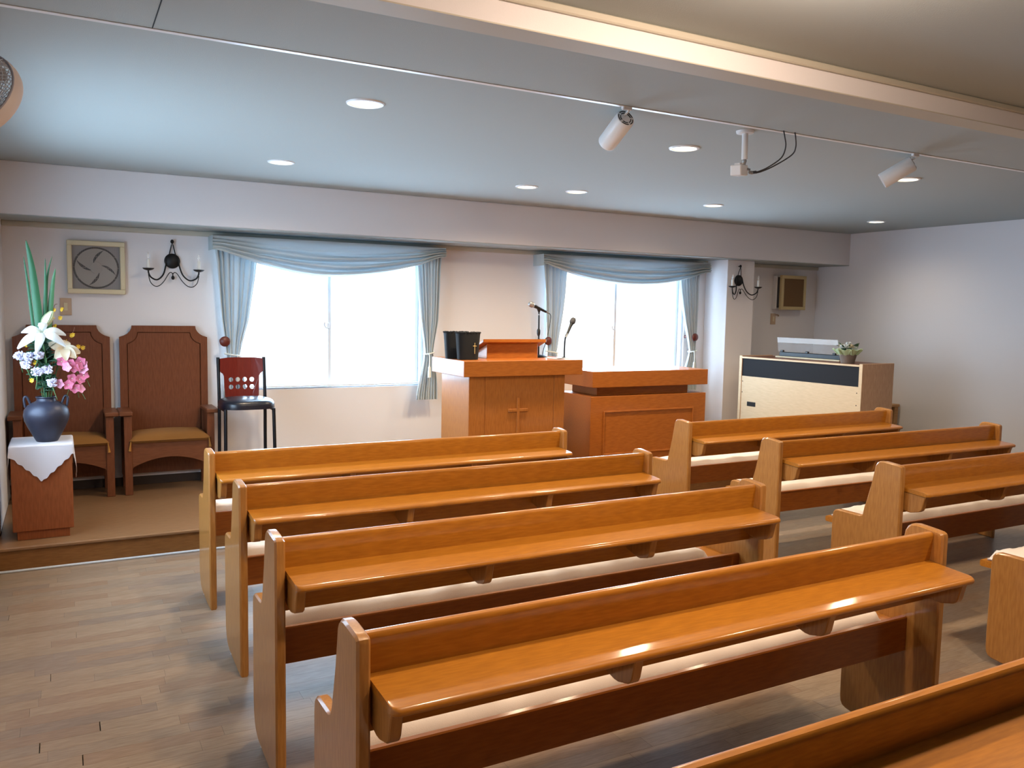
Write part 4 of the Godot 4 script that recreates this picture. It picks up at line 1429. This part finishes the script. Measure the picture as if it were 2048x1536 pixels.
# ---------------------------------------------------------------- flowers
func build_flowers():
	var t := thing("flower_stand", "square reddish wooden stand under the vase at the platform edge", "stand", Vector3(0.918, DECK, 1.22))
	obj("body", sspan(Vector3(-0.157, 0.052, -0.18), Vector3(0.157, 0.552, 0.18), 0.004), M.stand_y, t)
	obj("plinth", sspan(Vector3(-0.135, 0.0, -0.16), Vector3(0.135, 0.052, 0.165), 0.002), M.stand_y, t)
	# lace cloth laid cornerwise
	var top := DECK + 0.5545
	var m := MB.new()
	m.sheet(func(u, v):
		var p: float = u * 2.0 - 1.0
		var q: float = v * 2.0 - 1.0
		var sc := 1.0 + 0.012 * sin(maxf(absf(p), absf(q)) * 0.0 + (p if absf(q) > absf(p) else q) * 34.0) * smoothstep(0.9, 1.0, maxf(absf(p), absf(q)))
		var x: float = 0.203 * (p + q) * sc
		var z: float = 0.203 * (p - q) * sc
		var dx := maxf(absf(x) - 0.160, 0.0)
		var dz := maxf(absf(z) - 0.183, 0.0)
		var drop := dx + dz
		var fl := 0.03 * drop + 0.007 * sin(22.0 * (x if dz > dx else z)) * minf(drop * 6.0, 1.0)
		var X := clampf(x, -0.160, 0.160) + signf(x) * (0.004 + fl if dx > 0.0 else 0.0) + (signf(x) * 0.02 * dx if dx > 0.0 else 0.0)
		var Z := clampf(z, -0.183, 0.183) + signf(z) * (0.004 + fl if dz > 0.0 else 0.0)
		return Vector3(X, 0.0035 - drop * 0.95, Z), 64, 64, 0.003)
	var o := obj("lace_cloth", m, M.lace)
	o.position = Vector3(0.918, top - 0.0015, 1.22)
	tag(o, "white lace cloth laid cornerwise over the flower stand", "cloth")
	# vase
	var vy := top + 0.0035
	t = thing("vase", "round dark glazed vase with two small handles on the lace cloth", "vase", Vector3(0.947, vy, 1.25))
	m = MB.new()
	m.lathe([Vector2(0.0, 0.0), Vector2(0.056, 0.0), Vector2(0.060, 0.006), Vector2(0.078, 0.04), Vector2(0.100, 0.085), Vector2(0.117, 0.125), Vector2(0.122, 0.158), Vector2(0.117, 0.19), Vector2(0.100, 0.215), Vector2(0.074, 0.232), Vector2(0.056, 0.240), Vector2(0.050, 0.248), Vector2(0.050, 0.258), Vector2(0.056, 0.264), Vector2(0.054, 0.268), Vector2(0.045, 0.262), Vector2(0.043, 0.235), Vector2(0.0, 0.22)], 40)
	obj("body", m, M.vase, t)
	for s in [-1.0, 1.0]:
		m = MB.new()
		m.tube(smooth([Vector3(s * 0.082, 0.226, 0.0), Vector3(s * 0.096, 0.262, 0.0), Vector3(s * 0.108, 0.268, 0.0), Vector3(s * 0.114, 0.25, 0.0), Vector3(s * 0.108, 0.205, 0.0)], 5), 0.007, 8)
		obj("handle", m, M.vase, t)
	var neck := Vector3(0.947, vy + 0.24, 1.25)
	var rng := RandomNumberGenerator.new()
	rng.seed = 21
	var stem := func(par: Node, to: Vector3, r: float):
		var s := MB.new()
		var a := neck + Vector3(rng.randf_range(-0.025, 0.025), -0.01, rng.randf_range(-0.025, 0.025))
		var q: Vector3 = (par as Node3D).position
		s.tube(smooth([a - q, (a * 0.5 + to * 0.5) + Vector3(0, 0.03, 0) - q, to - q], 4), r, 6)
		obj("stem", s, M.stem, par)
	# big white lily
	var c := Vector3(0.938, 1.345, 1.325)
	t = thing("white_lily", "large open white lily facing forward at the top of the bouquet", "flower", c)
	var tips := [Vector3(0.833, 1.378, 1.31), Vector3(0.812, 1.283, 1.34), Vector3(0.910, 1.262, 1.38), Vector3(1.062, 1.362, 1.31), Vector3(1.056, 1.298, 1.35), Vector3(0.945, 1.425, 1.28)]
	for i in 6:
		m = MB.new()
		var tip: Vector3 = tips[i] - c
		var f := Vector3(0.05, 0.25, 1.0)
		var side := tip.cross(f).normalized()
		var nn := side.cross(tip).normalized()
		if nn.dot(f) < 0: nn = -nn
		m.sheet(func(u, v):
			var w: float = 0.047 * pow(sin(PI * clampf(0.07 + 0.90 * u, 0.0, 1.0)), 0.75)
			var s: float = v - 0.5
			return tip * u + nn * (0.045 * sin(PI * pow(u, 0.75)) - 0.022 * u * u + 0.010 * cos(s * PI) + 0.004 * sin(u * 14.0) * absf(s)) - Vector3(0, 0.020 * pow(u, 4.0), 0) + side * w * s, 12, 6, 0.002)
		obj("petal", m, M.lily, t)
	m = MB.new()
	for i in 6:
		var a := TAU * i / 6.0
		m.tube([Vector3(0, 0, 0.01), Vector3(0.012 * cos(a), 0.02 + 0.012 * sin(a), 0.05), Vector3(0.028 * cos(a), 0.03 + 0.022 * sin(a), 0.068)], 0.0014, 5)
		m.ball(Vector3(0.028 * cos(a), 0.03 + 0.022 * sin(a), 0.069), Vector3(0.006, 0.003, 0.003), 8)
	obj("stamen", m, M.bud, t)
	stem.call(t, c, 0.004)
	# bud
	c = Vector3(0.941, 1.38, 1.28)
	t = thing("lily_bud", "half open pale lily bud rising above the white lily", "flower", c)
	for i in 4:
		m = MB.new()
		var a := TAU * i / 4.0 + 0.4
		petal(m, Vector3(0.004 * cos(a), 0, 0.004 * sin(a)), Vector3(0.052 + 0.006 * cos(a), 0.098, 0.006 * sin(a)), 0.034, Vector3(cos(a), 0, sin(a)), 0.014, 0.25, 8, 4)
		obj("petal", m, M.bud, t)
	stem.call(t, c, 0.0035)
	# cream lily
	c = Vector3(1.045, 1.255, 1.245)
	t = thing("cream_lily", "cream coloured lily drooping right beneath the white lily", "flower", c)
	for q in [Vector3(0.965, 1.285, 1.25), Vector3(1.0, 1.195, 1.29), Vector3(1.135, 1.228, 1.25), Vector3(1.112, 1.198, 1.28), Vector3(1.06, 1.30, 1.22), Vector3(1.06, 1.185, 1.30)]:
		m = MB.new()
		petal(m, Vector3.ZERO, q - c, 0.058, Vector3(0.1, 0.2, 1.0), 0.024, 0.2, 10, 6, 0.002)
		obj("petal", m, M.cream, t)
	stem.call(t, c, 0.0035)
	# carnations
	var first: Node3D
	var pale := [[Vector3(0.821, 1.218, 1.30), "frilled white carnation farthest left under the lily's left petals"],
		[Vector3(0.862, 1.213, 1.31), "frilled white carnation between the leftmost and the lily's lower petal"],
		[Vector3(0.917, 1.222, 1.31), "frilled white carnation directly under the lily's lower petal"],
		[Vector3(0.851, 1.168, 1.31), "frilled white carnation hanging below the upper left pair"],
		[Vector3(0.906, 1.126, 1.32), "frilled lavender tinted carnation in the middle left of the bouquet"],
		[Vector3(0.958, 1.137, 1.31), "frilled lavender carnation at the centre beside the pink flowers"],
		[Vector3(0.980, 1.058, 1.31), "frilled white carnation lowest of all, just above the vase neck"]]
	for q in pale:
		if first:
			dup(first, "carnation", q[1], q[0], rng.randf() * TAU)
			continue
		t = thing("carnation", q[1], "flower", q[0], 0.0, "white and lavender carnations")
		first = t
		m = MB.new()
		for k in 46:
			var d := Vector3(rng.randfn(), rng.randfn(), rng.randfn()).normalized()
			d.y = d.y * 0.85 + 0.1
			petal(m, Vector3.ZERO, d.normalized() * rng.randf_range(0.024, 0.036), 0.019, Vector3(rng.randfn(), rng.randfn(), rng.randfn()), 0.005, 0.7, 4, 4)
		obj("petals", m, M.carnation, t)
		m = MB.new()
		m.tube([Vector3(0, -0.012, 0), Vector3(0.004, -0.06, -0.015), Vector3(0.012, -0.10, -0.03)], [0.006, 0.0022, 0.0022], 6)
		obj("stem", m, M.stem, t)
	# pink flowers
	first = null
	var pinks := [Vector3(1.036, 1.180, 1.29), Vector3(1.064, 1.150, 1.30), Vector3(1.099, 1.143, 1.29), Vector3(1.135, 1.178, 1.27), Vector3(1.155, 1.125, 1.27), Vector3(1.086, 1.077, 1.28), Vector3(1.127, 1.069, 1.27), Vector3(1.024, 1.050, 1.29), Vector3(1.067, 1.04, 1.29), Vector3(1.102, 1.019, 1.28), Vector3(1.126, 1.012, 1.27), Vector3(1.054, 1.196, 1.27), Vector3(1.12, 1.15, 1.285), Vector3(1.15, 1.155, 1.26), Vector3(1.15, 1.09, 1.26), Vector3(1.085, 1.17, 1.285)]
	for i in pinks.size():
		if first:
			var d := dup(first, "pink_flower", "small five petalled pink flower on the right of the bouquet", pinks[i], rng.randf_range(-0.8, 0.8))
			d.rotation.z = rng.randf() * 1.2
			d.rotation.x = rng.randf_range(-0.5, 0.3)
			if i % 3 == 1:
				for ch in d.get_children():
					if ch.name.begins_with("petal"): ch.material_override = M.pink_pale
			continue
		t = thing("pink_flower", "small five petalled pink flower on the right of the bouquet", "flower", pinks[i], 0.0, "pink flowers of the bouquet")
		first = t
		for k in 5:
			var a := TAU * k / 5.0
			m = MB.new()
			petal(m, Vector3.ZERO, Vector3(0.031 * cos(a), 0.031 * sin(a), 0.007), 0.033, Vector3(0, 0, 1), 0.004, 0.15, 5, 4)
			obj("petal", m, M.pink, t)
		m = MB.new()
		m.ball(Vector3(0, 0, 0.004), Vector3(0.004, 0.004, 0.004), 8)
		obj("eye", m, M.cream, t)
		m = MB.new()
		m.tube([Vector3(0, 0, -0.001), Vector3(-0.01, -0.03, -0.02), Vector3(-0.03, -0.06, -0.03)], 0.0016, 5)
		obj("stem", m, M.stem, t)
	# yellow sprays
	first = null
	for q in [Vector3(1.0, 1.488, 1.17), Vector3(1.009, 1.391, 1.17), Vector3(1.100, 1.338, 1.17), Vector3(1.094, 1.335, 1.16), Vector3(1.125, 1.267, 1.17), Vector3(1.152, 1.260, 1.17), Vector3(1.047, 1.492, 1.15), Vector3(1.035, 1.44, 1.15), Vector3(0.852, 1.281, 1.22), Vector3(0.881, 1.271, 1.22), Vector3(0.972, 1.204, 1.22), Vector3(0.879, 1.077, 1.31), Vector3(0.899, 1.181, 1.30)]:
		if first:
			dup(first, "yellow_orchid", "tiny yellow orchid bloom on the thin sprays of the bouquet", q, rng.randf_range(-0.9, 0.9))
			continue
		t = thing("yellow_orchid", "tiny yellow orchid bloom on the thin sprays of the bouquet", "flower", q, 0.0, "yellow orchid blooms")
		first = t
		m = MB.new()
		petal(m, Vector3.ZERO, Vector3(0.0, -0.018, 0.006), 0.024, Vector3(0, 0, 1), 0.003, 0.2, 4, 4)
		for k in 3:
			var a := PI * (0.15 + 0.35 * k)
			petal(m, Vector3.ZERO, Vector3(0.014 * cos(a), 0.010 * sin(a), 0.003), 0.008, Vector3(0, 0, 1), 0.001, 0.1, 4, 3)
		obj("petals", m, M.yellow, t)
	for q in [[Vector3(1.0, 1.49, 1.168), Vector3(1.02, 1.52, 1.15), "thin brown orchid spray leaning toward the upright bud"], [Vector3(1.095, 1.34, 1.16), Vector3(1.11, 1.38, 1.15), "thin brown orchid spray reaching over the chair back"], [Vector3(1.15, 1.262, 1.168), Vector3(1.165, 1.25, 1.16), "thin brown orchid spray drooping beyond the cream lily"]]:
		t = thing("orchid_spray", q[2], "stem", neck)
		m = MB.new()
		var e: Vector3 = q[0] - neck
		m.tube(smooth([Vector3(0, -0.01, -0.01), e * 0.5 + Vector3(0.01, 0.06, -0.02), e, q[1] - neck], 5), 0.0017, 5)
		obj("stalk", m, M.walnut, t)
		for k in 4:
			m = MB.new()
			var p: Vector3 = e * (0.7 + 0.09 * k)
			m.ball(p + Vector3(rng.randf_range(-0.015, 0.015), 0.01, 0.0), Vector3(0.004, 0.005, 0.004), 8)
			obj("flower_bud", m, M.yellow, t)
	# upright sword leaves
	var blades := [[Vector3(0.93, 1.30, 1.235), Vector3(0.897, 1.706, 1.215), Vector3(0.868, 1.892, 1.22), 0.044, "broadest tall green blade leaf standing above the lily"],
		[Vector3(0.90, 1.30, 1.225), Vector3(0.872, 1.62, 1.21), Vector3(0.853, 1.80, 1.21), 0.017, "thin green blade leaf left of the broadest one"],
		[Vector3(0.945, 1.30, 1.22), Vector3(0.960, 1.61, 1.20), Vector3(0.964, 1.792, 1.21), 0.018, "narrow upright green blade leaf right of the broadest one"],
		[Vector3(0.955, 1.32, 1.21), Vector3(0.970, 1.66, 1.19), Vector3(1.001, 1.806, 1.20), 0.014, "thin slanting green blade leaf with its tip toward the fan"],
		[Vector3(0.968, 1.32, 1.20), Vector3(0.994, 1.60, 1.18), Vector3(1.016, 1.735, 1.18), 0.030, "shorter pale green blade leaf nearest the ventilating fan"]]
	for b in blades:
		var o3 := neck
		m = MB.new()
		var pts := smooth([Vector3.ZERO, b[0] - o3, b[1] - o3, b[2] - o3], 6)
		var n := pts.size() - 1
		m.sheet(func(u, v):
			var i := clampi(int(u * n), 0, n - 1)
			var p: Vector3 = (pts[i] as Vector3).lerp(pts[i + 1], u * n - i)
			var w: float = b[3] * minf(1.0, 0.35 + u * 2.0) * (1.0 if u < 0.55 else pow(maxf(0.0, (1.0 - u) / 0.45), 0.7))
			var s: float = v - 0.5
			return p + Vector3(s * w, 0, -absf(s) * w * 0.35), 24, 4, 0.0015)
		var l := obj("blade_leaf", m, M.blade if b[3] != 0.030 else M.leaf_light)
		l.position = o3
		tag(l, b[4], "leaf", "upright blade leaves in the vase")
	# greenery
	t = thing("greenery", "dark green leafy filler between the vase neck and the blooms", "leaves", neck)
	for k in 64:
		var a := rng.randf() * TAU
		var h := rng.randf_range(0.04, 0.33)
		var r := rng.randf_range(0.01, 0.10) * clampf(h * 5.0, 0.3, 1.0)
		var p0 := Vector3(r * 0.4 * cos(a), h, r * 0.4 * sin(a))
		m = MB.new()
		petal(m, p0, p0 + Vector3(cos(a) * 0.075, rng.randf_range(-0.02, 0.06), sin(a) * 0.05), rng.randf_range(0.034, 0.052), Vector3(0, 1, 0.4), 0.012, 0.2, 6, 4)
		obj("leaf", m, M.leaf, t)
	for k in 9:
		var a := TAU * k / 9.0
		m = MB.new()
		m.tube(smooth([Vector3(0.015 * cos(a), -0.01, 0.015 * sin(a)), Vector3(0.03 * cos(a), 0.12, 0.03 * sin(a)), Vector3(0.06 * cos(a), 0.26, 0.045 * sin(a))], 4), 0.0028, 6)
		obj("stem", m, M.stem, t)

func _ready():
	make_materials()
	setup_view()
	build_room()
	build_ceiling()
	build_benches()
	build_pulpit()
	build_desk()
	build_thrones()
	build_high_chair()
	build_organ()
	build_curtains()
	build_wall_things()
	build_flowers()
